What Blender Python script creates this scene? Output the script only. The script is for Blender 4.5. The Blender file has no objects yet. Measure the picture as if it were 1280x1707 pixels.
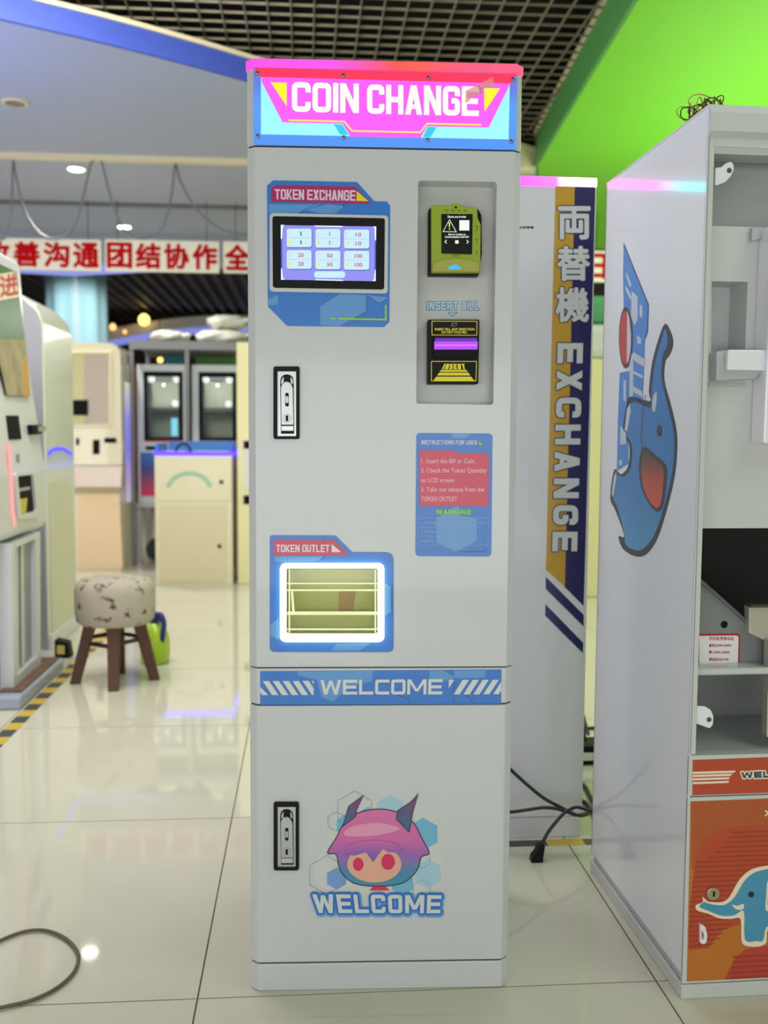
import bpy, bmesh, math, random
from mathutils import Vector, Matrix
random.seed(7)
SC = bpy.context.scene
COL = SC.collection

# ---------------------------------------------------------------- camera
CAM_H, FPX, PITCH, ROLL = 1.02, 1652.5, .0778, .0061
CAMP = Vector((0, 0, CAM_H))
_fw = Vector((0, math.cos(PITCH), -math.sin(PITCH)))
_r0 = Vector((1, 0, 0)); _u0 = _r0.cross(_fw)
_rt = _r0*math.cos(ROLL) + _u0*math.sin(ROLL)
_up = _u0*math.cos(ROLL) - _r0*math.sin(ROLL)
cd = bpy.data.cameras.new('camera'); cam = bpy.data.objects.new('camera', cd); COL.objects.link(cam)
cd.sensor_fit = 'VERTICAL'; cd.sensor_height = 36; cd.sensor_width = 27
cd.lens = FPX/1707*36
cd.clip_start = .05; cd.clip_end = 100
cd.dof.use_dof = True; cd.dof.focus_distance = 1.79; cd.dof.aperture_fstop = 3.8
M = Matrix((( _rt.x, _up.x, -_fw.x, 0), (_rt.y, _up.y, -_fw.y, 0), (_rt.z, _up.z, -_fw.z, CAM_H), (0, 0, 0, 1)))
cam.matrix_world = M
SC.camera = cam
SC.view_settings.view_transform = 'Standard'; SC.view_settings.look = 'None'
SC.view_settings.gamma = 1; SC.view_settings.use_curve_mapping = False
SC.view_settings.exposure = 0.0

# ---------------------------------------------------------------- world and lights
W = bpy.data.worlds.new('world'); SC.world = W; W.use_nodes = True
W.node_tree.nodes['Background'].inputs[0].default_value = (.8, .85, 1, 1)
W.node_tree.nodes['Background'].inputs[1].default_value = .3
PSI = .0799          # the room is turned by this against the camera
CP, SP = math.cos(PSI), math.sin(PSI)
def rw(u, v, z=0): return Vector((CP*u - SP*v, SP*u + CP*v, z))
def area(name, u, v, z, sx, sy, power, color=(1, 1, 1), rot=(0, 0, 0)):
    d = bpy.data.lights.new(name, 'AREA'); d.shape = 'RECTANGLE'; d.size = sx; d.size_y = sy
    d.energy = power; d.color = color
    o = bpy.data.objects.new(name, d); COL.objects.link(o); o.location = rw(u, v, z)
    o.rotation_euler = (rot[0], rot[1], rot[2] + PSI); return o
# unseen area lights added under the ceiling to brighten the aisle and hall
area('hall_fill_light', 0, -.9, 2.95, 3.2, 1.6, 5, (.95, .98, 1), (math.radians(20), 0, 0))
area('hall_fill_light', -2.6, .4, 2.95, 1.4, 2.5, 15, (.92, .96, 1), (0, math.radians(-18), 0))
area('hall_fill_light', 1.9, .1, 2.86, 1.0, 2.2, 22, (.97, .98, 1))
area('hall_fill_light', .05, 2.35, 3.06, 1.6, 1.0, 40, (.95, .96, 1))
area('hall_fill_light', -1.2, 3.6, 3.06, 2.2, .8, 98, (1, .97, .91), (math.radians(48), 0, 0))
area('hall_fill_light', -3.9, 5.6, 2.86, 1.2, 3.0, 50, (1, .98, .94))
area('hall_fill_light', 3.4, 6.4, 2.86, 1.2, 3.5, 55, (1, .98, .88))
area('hall_fill_light', .9, 12.6, 2.8, 1.6, 2.0, 90, (1, .97, .9))
# unseen fill light added behind the camera to brighten the machine fronts
area('front_fill_light', -1.3, -2.4, .78, 5.4, 1.35, 74, (.93, .96, 1), (math.radians(90), 0, 0))
# coloured marquee light of the machines standing outside the frame on the left, thrown up at the ceiling
area('blue_marquee_light', -2.5, 4.3, 1.75, 0.5, 1.2, 36, (.16, .24, 1), (math.pi, 0, 0))
# unseen spot added to brighten the draped column of the far hall
_d = bpy.data.lights.new('far_hall_fill_spot', 'SPOT'); _d.energy = 160; _d.spot_size = 1.0; _d.spot_blend = .5; _d.shadow_soft_size = .05
_o = bpy.data.objects.new('far_hall_fill_spot', _d); COL.objects.link(_o); _o.location = rw(-2.2, 10.0, 2.8)
_o.rotation_euler = (rw(-2.66, 12, 1.7) - rw(-2.2, 10.0, 2.8)).to_track_quat('-Z', 'Y').to_euler()
# unseen pale green uplight added to brighten the right-hand ceiling
area('green_ceiling_fill', 2.6, 5.2, 2.0, 1.0, 3.0, 17, (.8, 1, .6), (math.pi, 0, 0))

# ---------------------------------------------------------------- helpers
def lin(c): 
    c /= 255.0
    return c/12.92 if c <= .04045 else ((c+.055)/1.055)**2.4
def S(r, g, b): return (lin(r), lin(g), lin(b), 1)
_mats = {}
def mat(name, rgb=(200, 200, 200), rough=.5, metal=0, coat=0, emit=0, ecol=None, noise=0, nscale=8, bump=0, bscale=200,
        trans=0, alpha=1, ior=1.5, spec=.5):
    if name in _mats: return _mats[name]
    m = bpy.data.materials.new(name); m.use_nodes = True
    nt = m.node_tree; b = nt.nodes['Principled BSDF']; I = b.inputs
    I['Base Color'].default_value = S(*rgb); I['Roughness'].default_value = rough; I['Metallic'].default_value = metal
    I['Coat Weight'].default_value = coat; I['Coat Roughness'].default_value = .05; I['IOR'].default_value = ior
    I['Specular IOR Level'].default_value = spec
    I['Transmission Weight'].default_value = trans; I['Alpha'].default_value = alpha
    if emit:
        I['Emission Color'].default_value = S(*(ecol or rgb)); I['Emission Strength'].default_value = emit
        I['Base Color'].default_value = tuple(c*.12 for c in S(*rgb)[:3]) + (1,)
    if noise or bump:
        tc = nt.nodes.new('ShaderNodeTexCoord')
    if noise:
        n = nt.nodes.new('ShaderNodeTexNoise'); n.inputs['Scale'].default_value = nscale; n.inputs['Detail'].default_value = 4
        nt.links.new(tc.outputs['Object'], n.inputs['Vector'])
        hs = nt.nodes.new('ShaderNodeHueSaturation'); hs.inputs['Color'].default_value = S(*rgb)
        mr = nt.nodes.new('ShaderNodeMapRange'); mr.inputs['From Min'].default_value = .25; mr.inputs['From Max'].default_value = .75
        mr.inputs['To Min'].default_value = 1-noise; mr.inputs['To Max'].default_value = 1+noise
        nt.links.new(n.outputs['Fac'], mr.inputs['Value']); nt.links.new(mr.outputs['Result'], hs.inputs['Value'])
        nt.links.new(hs.outputs['Color'], I['Base Color'])
    if bump:
        n2 = nt.nodes.new('ShaderNodeTexNoise'); n2.inputs['Scale'].default_value = bscale
        nt.links.new(tc.outputs['Object'], n2.inputs['Vector'])
        bp = nt.nodes.new('ShaderNodeBump'); bp.inputs['Strength'].default_value = bump; bp.inputs['Distance'].default_value = .002
        nt.links.new(n2.outputs['Fac'], bp.inputs['Height']); nt.links.new(bp.outputs['Normal'], I['Normal'])
    _mats[name] = m; return m
def ramp_mat(name, axis, lo, hi, stops, rough=.4, emit=0, coat=0):
    """colour print (or LED colours) running along one object axis"""
    if name in _mats: return _mats[name]
    m = bpy.data.materials.new(name); m.use_nodes = True; nt = m.node_tree; b = nt.nodes['Principled BSDF']
    tc = nt.nodes.new('ShaderNodeTexCoord'); sx = nt.nodes.new('ShaderNodeSeparateXYZ')
    nt.links.new(tc.outputs['Object'], sx.inputs[0])
    mr = nt.nodes.new('ShaderNodeMapRange'); mr.inputs['From Min'].default_value = lo; mr.inputs['From Max'].default_value = hi
    nt.links.new(sx.outputs[axis], mr.inputs['Value'])
    cr = nt.nodes.new('ShaderNodeValToRGB'); el = cr.color_ramp.elements
    el[0].position = stops[0][0]; el[0].color = S(*stops[0][1]); el[1].position = stops[-1][0]; el[1].color = S(*stops[-1][1])
    for p, c in stops[1:-1]:
        e = el.new(p); e.color = S(*c)
    nt.links.new(mr.outputs['Result'], cr.inputs[0])
    if not emit: nt.links.new(cr.outputs[0], b.inputs['Base Color'])
    else: b.inputs['Base Color'].default_value = (.08, .08, .08, 1)
    b.inputs['Roughness'].default_value = rough; b.inputs['Coat Weight'].default_value = coat
    if emit:
        nt.links.new(cr.outputs[0], b.inputs['Emission Color']); b.inputs['Emission Strength'].default_value = emit
    _mats[name] = m; return m

ORG = {}
def tag(o, label=None, cat=None, group=None, kind=None):
    if label: o['label'] = label
    if cat: o['category'] = cat
    if group: o['group'] = group
    if kind: o['kind'] = kind
    return o
def thing(name, label, cat, loc=(0, 0, 0), yaw=0, group=None):
    o = bpy.data.objects.new(name, None); COL.objects.link(o); o.location = loc; o.rotation_euler = (0, 0, yaw)
    o.empty_display_size = .1
    return tag(o, label, cat, group)
def room_thing(name, label, cat, u, v, group=None, z=0):
    """a thing whose parts are authored in room coordinates (u, v, z)"""
    o = thing(name, label, cat, rw(u, v, z), PSI, group); ORG[o] = Vector((u, v, z)); return o

class MB:
    def __init__(s): s.v = []; s.f = []
    def add(s, vs, fs):
        k = len(s.v); s.v += [tuple(p) for p in vs]; s.f += [tuple(i+k for i in f) for f in fs]; return s
    def box(s, x0, x1, y0, y1, z0, z1):
        v = [(x0, y0, z0), (x1, y0, z0), (x1, y1, z0), (x0, y1, z0), (x0, y0, z1), (x1, y0, z1), (x1, y1, z1), (x0, y1, z1)]
        return s.add(v, [(0, 3, 2, 1), (4, 5, 6, 7), (0, 1, 5, 4), (1, 2, 6, 5), (2, 3, 7, 6), (3, 0, 4, 7)])
    def prism(s, pts, fn, d0, d1):
        """pts: 2D outline, fn(p, d) -> 3D"""
        n = len(pts)
        a = sum(pts[i][0]*pts[(i+1) % n][1]-pts[(i+1) % n][0]*pts[i][1] for i in range(n))
        if a < 0: pts = pts[::-1]
        v = [fn(p, d0) for p in pts] + [fn(p, d1) for p in pts]
        f = [tuple(range(n-1, -1, -1)), tuple(range(n, 2*n))] + [(i, (i+1) % n, n+(i+1) % n, n+i) for i in range(n)]
        return s.add(v, f)
    def tube(s, path, r, n=8, cap=True):
        path = [Vector(p) for p in path]; rings = []; k = len(path)
        up = Vector((0, 0, 1))
        for i, p in enumerate(path):
            t = (path[min(i+1, k-1)] - path[max(i-1, 0)]).normalized()
            if abs(t.dot(up)) > .95: up = Vector((1, 0, 0)) if abs(t.x) < .9 else Vector((0, 1, 0))
            a = t.cross(up).normalized(); b = a.cross(t).normalized(); up = b
            rr = r[i] if isinstance(r, (list, tuple)) else r
            rings.append([p + a*(rr*math.cos(2*math.pi*j/n)) + b*(rr*math.sin(2*math.pi*j/n)) for j in range(n)])
        v = [q for R in rings for q in R]
        f = [(i*n+j, i*n+(j+1) % n, (i+1)*n+(j+1) % n, (i+1)*n+j) for i in range(k-1) for j in range(n)]
        if cap: f += [tuple(range(n-1, -1, -1)), tuple(range((k-1)*n, k*n))]
        return s.add(v, f)
    def lathe(s, prof, c=(0, 0, 0), n=24, axis='z'):
        v = []; 
        for r, h in prof:
            for j in range(n):
                a = 2*math.pi*j/n
                if axis == 'z': v.append((c[0]+r*math.cos(a), c[1]+r*math.sin(a), c[2]+h))
                else: v.append((c[0]+r*math.cos(a), c[1]-h, c[2]+r*math.sin(a)))   # axis along -y
        k = len(prof)
        f = [(i*n+j, i*n+(j+1) % n, (i+1)*n+(j+1) % n, (i+1)*n+j) for i in range(k-1) for j in range(n)]
        f += [tuple(range(n-1, -1, -1)), tuple(range((k-1)*n, k*n))]
        return s.add(v, f)
    def build(s, name, m, parent=None, smooth=False, bevel=0, label=None, seg=2):
        o3 = ORG.get(parent)
        vs = [tuple(Vector(p)-o3) for p in s.v] if o3 is not None else s.v
        me = bpy.data.meshes.new(name); me.from_pydata(vs, [], s.f); me.update()
        bm = bmesh.new(); bm.from_mesh(me); bmesh.ops.recalc_face_normals(bm, faces=bm.faces); bm.to_mesh(me); bm.free()
        me.materials.append(m)
        if smooth: me.polygons.foreach_set('use_smooth', [True]*len(me.polygons))
        o = bpy.data.objects.new(name, me); COL.objects.link(o)
        if parent is not None:
            o.parent = parent
            if o3 is not None: ORG[o] = o3
        if bevel:
            b = o.modifiers.new('bevel', 'BEVEL'); b.width = bevel; b.segments = seg; b.limit_method = 'ANGLE'; b.angle_limit = math.radians(40)
            if seg > 2: me.polygons.foreach_set('use_smooth', [True]*len(me.polygons)); b.harden_normals = True
        if label: o['label'] = label
        return o
def box(name, m, parent, x0, x1, y0, y1, z0, z1, bevel=0, label=None):
    return MB().box(x0, x1, y0, y1, z0, z1).build(name, m, parent, bevel=bevel, label=label)
def room_mesh(name, mb, m, kind=None, parent=None, **k):
    o = mb.build(name, m, parent, **k)
    if parent is None: o.rotation_euler = (0, 0, PSI)
    if kind: o['kind'] = kind
    return o

def lerp(a, b, t): return tuple(x+(y-x)*t for x, y in zip(a, b))
def rounded(pts, r, seg=5):
    out = []; n = len(pts)
    for i, p in enumerate(pts):
        ri = r[i] if isinstance(r, (list, tuple)) else r
        a, b = Vector(pts[i-1][:2]), Vector(pts[(i+1) % n][:2]); p = Vector(p[:2])
        da, db = a-p, b-p; la, lb = da.length, db.length
        if ri <= 0 or la < 1e-9 or lb < 1e-9: out.append(tuple(p)); continue
        da /= la; db /= lb; ang = da.angle(db, math.pi)
        if ang > 3.0: out.append(tuple(p)); continue
        t = min(ri/math.tan(ang/2), la*.49, lb*.49)
        q0, q1 = p+da*t, p+db*t
        for k in range(seg+1):
            s = k/seg; out.append(tuple(q0*(1-s)**2 + p*2*s*(1-s) + q1*s*s))
    return out
def smooth(pts, n=5, closed=True):
    out = []; k = len(pts)
    for i in range(k if closed else k-1):
        g = lambda j: Vector(pts[j % k]) if closed else Vector(pts[max(0, min(k-1, j))])
        p0, p1, p2, p3 = g(i-1), g(i), g(i+1), g(i+2)
        for s in range(n):
            t = s/n
            out.append(tuple(.5*((2*p1)+(p2-p0)*t+(2*p0-5*p1+4*p2-p3)*t*t+(3*p1-p0-3*p2+p3)*t**3)))
    if not closed: out.append(tuple(pts[-1]))
    return out
def band(path, w, closed=False):
    """flat ribbon of width w along a 2D path -> list of quads"""
    n = len(path); P = [Vector(p) for p in path]; L, R = [], []
    for i in range(n):
        a = P[i-1] if (i or closed) else None; b = P[(i+1) % n] if (i < n-1 or closed) else None
        d1 = (P[i]-a).normalized() if a is not None else None; d2 = (b-P[i]).normalized() if b is not None else None
        if d1 is None: d1 = d2
        if d2 is None: d2 = d1
        t = d1+d2
        t = t.normalized() if t.length > 1e-6 else d1
        nn = Vector((-t.y, t.x)); c = max(.4, nn.dot(Vector((-d1.y, d1.x)))); o = nn*(w/2/c)
        L.append(P[i]+o); R.append(P[i]-o)
    return [[tuple(L[i]), tuple(L[(i+1) % n]), tuple(R[(i+1) % n]), tuple(R[i])] for i in range(n if closed else n-1)]

# ---- block lettering: glyph outlines in a box W x 1 with stroke t
def glyph(ch, W, t, r):
    h = t/2; L, R, B, T = h, W-h, h, 1-h
    rc = lambda x0, y0, x1, y1: [(x0, y0), (x1, y0), (x1, y1), (x0, y1)]
    def pa(pts, closed=False):
        q = rounded(pts, r, 4)
        if not closed:
            q = rounded(pts, [0]+[r]*(len(pts)-2)+[0], 4)
        return band(q, t, closed)
    V0, V1 = rc(0, 0, t, 1), rc(W-t, 0, W, 1)
    g = {
     'C': lambda: pa([(R, .66), (R, T), (L, T), (L, B), (R, B), (R, .34)]) if W < .8 else pa([(W, T), (L, T), (L, B), (W, B)]),
     'O': lambda: pa([(L, B), (R, B), (R, T), (L, T)], True),
     'D': lambda: pa([(L, B), (R, B), (R, T), (L, T)], True),
     'G': lambda: pa([(R, .66), (R, T), (L, T), (L, B), (R, B), (R, .5), (W*.5, .5)]),
     'Q': lambda: pa([(L, B), (R, B), (R, T), (L, T)], True),
     'U': lambda: pa([(L, 1), (L, B), (R, B), (R, 1)]),
     'S': lambda: pa([(R, .7), (R, T), (L, T), (L, .5), (R, .5), (R, B), (L, B), (L, .3)]),
     'I': lambda: [rc(0, 0, t, 1)],
     'N': lambda: [V0, V1, [(0, 1), (t*1.05, 1), (W, 0), (W-t*1.05, 0)]],
     'H': lambda: [V0, V1, rc(t, .5-h, W-t, .5+h)],
     'E': lambda: [V0, rc(t, 0, W, t), rc(t, 1-t, W, 1), rc(t, .5-h, W*.94, .5+h)],
     'F': lambda: [V0, rc(t, 1-t, W, 1), rc(t, .5-h, W*.94, .5+h)],
     'L': lambda: [V0, rc(t, 0, W, t)],
     'T': lambda: [rc(W/2-h, 0, W/2+h, 1-t), rc(0, 1-t, W, 1)],
     'K': lambda: [V0, [(t, .42), (W-t*1.1, 1), (W, 1), (t, .3)][::1] if 0 else [(t*.9, .38), (W-t*1.15, 1), (W, 1), (t*.9, .22)], [(W*.42, .62), (W, 0), (W-t*1.2, 0), (W*.3, .5)]],
     'X': lambda: [[(0, 1), (t*1.15, 1), (W, 0), (W-t*1.15, 0)], [(0, 0), (t*1.15, 0), (W, 1), (W-t*1.15, 1)]],
     'A': lambda: [[(0, 0), (t*1.05, 0), (W/2+t*.45, 1), (W/2-t*.55, 1)], [(W-t*1.05, 0), (W, 0), (W/2+t*.55, 1), (W/2-t*.45, 1)], rc(W*.25, .2, W*.75, .2+t*.8)],
     'W': lambda: [[(0, 1), (t*1.1, 1), (W*.25+t*.6, 0), (W*.25-t*.5, 0)], [(W*.5-t*.5, .95), (W*.5+t*.5, .95), (W*.25+t*.5, 0), (W*.25-t*.4, 0)],
                   [(W*.5-t*.5, .95), (W*.5+t*.5, .95), (W*.75+t*.4, 0), (W*.75-t*.5, 0)], [(W-t*1.1, 1), (W, 1), (W*.75+t*.5, 0), (W*.75-t*.6, 0)]],
     'M': lambda: [V0, V1, [(0, 1), (t*1.2, 1), (W/2+t*.5, .2), (W/2-t*.5, .2)], [(W-t*1.2, 1), (W, 1), (W/2+t*.5, .2), (W/2-t*.5, .2)]],
     'R': lambda: [V0] + pa([(t*.5, T), (R, T), (R, .46), (t*.5, .46)]) + [[(W*.4, .46), (W*.4+t, .46), (W, 0), (W-t*1.1, 0)]],
     'P': lambda: [V0] + pa([(t*.5, T), (R, T), (R, .46), (t*.5, .46)]),
     'B': lambda: [rc(t, .5-h, W-t, .5+h)] + pa([(L, B), (R, B), (R, T), (L, T)], True),
    }
    return g[ch]()
WF = {'I': 0, 'M': 1.35, 'W': 1.45, ' ': .4}
def block_text(s, aspect, t, gap, r):
    """polygons of a word in the unit square, stroke t (of the height)"""
    nI = s.count('I'); sw = sum(WF.get(c, 1) for c in s)
    Wd = (aspect - gap*(len(s)-1) - nI*t)/sw
    x = 0; out = []
    for c in s:
        w = t if c == 'I' else WF.get(c, 1)*Wd
        if c != ' ':
            for poly in glyph(c, w, t, r): out.append([((px+x)/aspect, py) for px, py in poly])
        x += w+gap
    return out
_fc = {}
def font_text(s, align='LEFT', spacing=1.0):
    """outline of a string in Blender's own face -> (verts in unit box, faces, aspect)"""
    if (s, align) in _fc: return _fc[(s, align)]
    c = bpy.data.curves.new('txt', 'FONT'); c.body = s; c.size = 1; c.resolution_u = 3; c.align_x = align; c.space_line = spacing
    o = bpy.data.objects.new('txt', c); COL.objects.link(o)
    me = bpy.data.meshes.new_from_object(o.evaluated_get(bpy.context.evaluated_depsgraph_get()))
    vs = [(v.co.x, v.co.y) for v in me.vertices]; fs = [tuple(p.vertices) for p in me.polygons]
    bpy.data.objects.remove(o); bpy.data.curves.remove(c); bpy.data.meshes.remove(me)
    x0, x1 = min(v[0] for v in vs), max(v[0] for v in vs); y0, y1 = min(v[1] for v in vs), max(v[1] for v in vs)
    r = ([((x-x0)/(x1-x0), (y-y0)/(y1-y0)) for x, y in vs], fs, (x1-x0)/(y1-y0)); _fc[(s, align)] = r; return r

class Plane:
    """a flat face of a thing, in that thing's own frame; finds where a point of the photograph lies on it"""
    def __init__(s, th, o, a, b, n, sc=1, ox=0, oy=0):
        s.th, s.o, s.a, s.b, s.n = th, Vector(o), Vector(a).normalized(), Vector(b).normalized(), Vector(n).normalized()
        s.sc, s.ox, s.oy = sc, ox, oy; s.xm = None
        yaw = th.rotation_euler[2]; R = Matrix.Rotation(-yaw, 3, 'Z')
        s.R = R; s.c = R @ (CAMP - Vector(th.location))
        if th in ORG: s.c = s.c + ORG[th]
    def zoom(s, sc, ox, oy):
        p = Plane(s.th, s.o, s.a, s.b, s.n, sc, ox, oy); return p
    def shift(s, d):
        return Plane(s.th, s.o + s.n*d, s.a, s.b, s.n, s.sc, s.ox, s.oy)
    def pt(s, q):
        x, y = q[0]/s.sc+s.ox, q[1]/s.sc+s.oy
        d = s.R @ (_fw*FPX + _rt*(x-640) + _up*(853.5-y))
        P = s.c + d*((s.o-s.c).dot(s.n)/d.dot(s.n))
        if s.xm is not None and q[0] == 1100: return (s.xm, (P-s.o).dot(s.b))   # print runs on to the panel's far edge
        return ((P-s.o).dot(s.a), (P-s.o).dot(s.b))
    def at(s, p, d=0): return s.o + s.a*p[0] + s.b*p[1] + s.n*d
    def P3(s, q, d=0): return s.at(s.pt(q), d)
    def quad(s, x0, y0, x1, y1): return [(x0, y0), (x1, y0), (x1, y1), (x0, y1)]
    def poly(s, name, pts, d, m, parent=None, th=.0006, r=0, sm=0, label=None, bevel=0):
        if len(pts) == 4 and not isinstance(pts[0], (tuple, list)): pts = s.quad(*pts)
        q = [s.pt(p) for p in pts]
        if sm: q = smooth(q, sm)
        if r: q = rounded(q, r)
        return MB().prism(q, s.at, d, d+th).build(name, m, parent or s.th, label=label, bevel=bevel)
    def frame(s, name, outer, inner, d, m, parent=None, th=.001, r=0, ri=None, label=None):
        if not isinstance(outer[0], (tuple, list)): outer = s.quad(*outer)
        if not isinstance(inner[0], (tuple, list)): inner = s.quad(*inner)
        A = [s.pt(p) for p in outer]; B = [s.pt(p) for p in inner]
        A, B = rounded(A, r if r else 1e-6), rounded(B, (r if ri is None else ri) or 1e-6); n = len(A)
        v = [s.at(p, d) for p in A]+[s.at(p, d+th) for p in A]+[s.at(p, d+th) for p in B]+[s.at(p, d) for p in B]
        f = [(k*n+i, k*n+(i+1) % n, (k+1) % 4*n+(i+1) % n, (k+1) % 4*n+i) for k in range(4) for i in range(n)]
        return MB().add(v, f).build(name, m, parent or s.th, label=label)
    def stroke(s, name, pts, w, d, m, parent=None, closed=False, sm=0, th=.0003, label=None):
        q = [s.pt(p) for p in pts]
        if sm: q = smooth(q, sm, closed)
        mb = MB()
        for i, b in enumerate(band(q, w, closed)): mb.prism(b, s.at, d, d+th)
        return mb.build(name, m, parent or s.th, label=label)
    def polys(s, name, lst, d, m, parent=None, th=.0003, label=None):
        for i, pts in enumerate(lst): MB().prism([s.pt(p) for p in pts], s.at, d, d+th+i*2e-6).build(name, m, parent or s.th, label=label)
    def _q(s, quad):
        if not isinstance(quad[0], (tuple, list)): quad = s.quad(*quad)
        return [s.pt(p) for p in quad]     # TL TR BR BL
    def word(s, name, text, quad, d, m, parent=None, t=.2, gap=.08, r=.1, th=.0004, label=None, grow=0):
        tl, tr, br, bl = s._q(quad)
        w = (Vector(tr)-Vector(tl)).length; h = (Vector(bl)-Vector(tl)).length
        mb = MB()
        offs = [(grow*math.cos(k*math.pi/4), grow*math.sin(k*math.pi/4)) for k in range(8)] if grow else [(0, 0)]
        for i, poly in enumerate(block_text(text, w/h, t, gap, r)):
            q = [lerp(lerp(bl, br, x), lerp(tl, tr, x), y) for x, y in poly]
            for k, (dx, dy) in enumerate(offs):
                p = [(a+dx, b+dy) for a, b in q]
                if grow: mb.add([s.at(z_, d+th+(i % 7)*2e-6+k*3e-6) for z_ in p], [tuple(range(len(p)))])
                else: mb.prism(p, s.at, d, d+th+(i % 7)*2e-6)
        return mb.build(name, m, parent or s.th, label=label)
    def print(s, name, text, quad, d, m, parent=None, bold=0, align='LEFT', label=None):
        tl, tr, br, bl = s._q(quad); vs, fs, asp = font_text(text, align)
        mb = MB(); k = [(0, 0)]
        if bold: k = [(bold*math.cos(i*math.pi/4), bold*math.sin(i*math.pi/4)) for i in range(8)]
        for i, (dx, dy) in enumerate(k):
            vv = []
            for x, y in vs:
                p = lerp(lerp(bl, br, x), lerp(tl, tr, x), y); vv.append(s.at((p[0]+dx, p[1]+dy), d+i*4e-6))
            mb.add(vv, fs)
        return mb.build(name, m, parent or s.th, label=label)
    def disc(s, name, q, r, d, m, parent=None, th=.001, n=20, label=None, bevel=0):
        c = s.pt(q); pts = [(c[0]+r*math.cos(2*math.pi*i/n), c[1]+r*math.sin(2*math.pi*i/n)) for i in range(n)]
        return MB().prism(pts, s.at, d, d+th).build(name, m, parent or s.th, label=label, bevel=bevel)

def sheet_with_holes(outer, holes, fn, d):
    """flat sheet (2D outline with holes) at depth d, as verts and triangles"""
    bm = bmesh.new()
    es = []
    for loop in [outer]+holes:
        vs = [bm.verts.new((p[0], p[1], 0)) for p in loop]
        es += [bm.edges.new((vs[i], vs[(i+1) % len(vs)])) for i in range(len(vs))]
    bmesh.ops.triangle_fill(bm, use_beauty=True, use_dissolve=False, edges=es)
    bm.verts.index_update()
    v = [fn((q.co.x, q.co.y), d) for q in bm.verts]; f = [tuple(x.index for x in g.verts) for g in bm.faces]
    bm.free(); return v, f
def tray(mb, loop, fn, d0, d1):
    """walls from d0 back to d1 and the floor of a recess"""
    n = len(loop); v = [fn(p, d0) for p in loop]+[fn(p, d1) for p in loop]
    mb.add(v, [(i, (i+1) % n, n+(i+1) % n, n+i) for i in range(n)]+[tuple(range(n, 2*n))]); return mb

# ================================================================ THE ROOM
U0, U1, V0, V1 = -5.0, 4.4, -2.7, 18.0
TS, TU, TV = .8516, -.1938, 1.7417
ZC = 2.888
m_tile = mat('polished_cream_tile', (212, 207, 188), .045, noise=.035, nscale=3, spec=.55)
m_grout = mat('grey_grout', (96, 90, 78), .8)
m_cwhite = mat('white_ceiling_paint', (174, 183, 204), .6, noise=.015, nscale=2)
m_blue = mat('blue_fascia_paint', (66, 88, 184), .5)
m_cream = mat('cream_trim_paint', (232, 220, 184), .5)
m_green = mat('lime_green_ceiling_paint', (130, 222, 52), .55, noise=.02, nscale=2)
m_dgreen = mat('green_fascia_paint', (86, 160, 84), .5)
m_black = mat('black_void', (10, 9, 9), .9)
m_bar = mat('grey_grid_bar', (126, 118, 96), .6)
m_wall = mat('cream_wall_paint', (222, 214, 192), .7, noise=.02, nscale=2)
m_brown = mat('dark_brown_wall', (74, 54, 34), .6, noise=.15, nscale=2)

fl = room_mesh('floor', MB().box(U0, U1, V0, V1, -.06, -.0012), m_grout, 'structure')
fl['label'] = 'polished cream floor tiles with thin dark joints'
tm = bpy.data.meshes.new('tile'); g = .0016
q = MB().box(g, TS-g, g, TS-g, -.02, 0); tm.from_pydata(q.v, [], q.f); tm.materials.append(m_tile)
for i in range(-6, 7):
    for j in range(-6, 20):
        u, v = TU+i*TS, TV+j*TS
        if u > U1-.3 or u < U0-.6 or v < V0-.6 or v > V1-.3: continue
        o = bpy.data.objects.new('tile', tm); COL.objects.link(o); o.parent = fl; o.location = (u, v, 0)

def wall(name, *b, m=m_wall): return room_mesh(name, MB().box(*b), m, 'structure')
wall('wall_left', U0-.1, U0, V0, V1, 0, 3.6)
wall('wall_right', U1, U1+.1, V0, V1, 0, 3.6)
wall('wall_near', U0-.1, U1+.1, V0-.1, V0, 0, 3.6)
wall('wall_far', U0-.1, U1+.1, V1, V1+.1, 0, 3.6, m=m_brown)

# open-cell ceiling over the middle
ce = room_mesh('ceiling', MB().box(U0, U1, V0, V1, 3.6, 3.66), m_black, 'structure')
ce['label'] = 'dark ceiling void behind an open grid of thin grey bars'
ZG, CELL = 3.09, .1135
b1 = MB().box(-.003, .003, -2.4, 7.2, 0, .013); me1 = bpy.data.meshes.new('grid_bar'); me1.from_pydata(b1.v, [], b1.f); me1.materials.append(m_bar)
b2 = MB().box(-4.4, 1.75, -.003, .003, .001, .012); me2 = bpy.data.meshes.new('grid_bar'); me2.from_pydata(b2.v, [], b2.f); me2.materials.append(m_bar)
for i in range(-38, 15):
    o = bpy.data.objects.new('grid_bar', me1); COL.objects.link(o); o.parent = ce; o.location = (.045+i*CELL, 0, ZG)
for j in range(0, 65):
    o = bpy.data.objects.new('grid_bar', me2); COL.objects.link(o); o.parent = ce; o.location = (0, 7.05-j*CELL, ZG)

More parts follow.
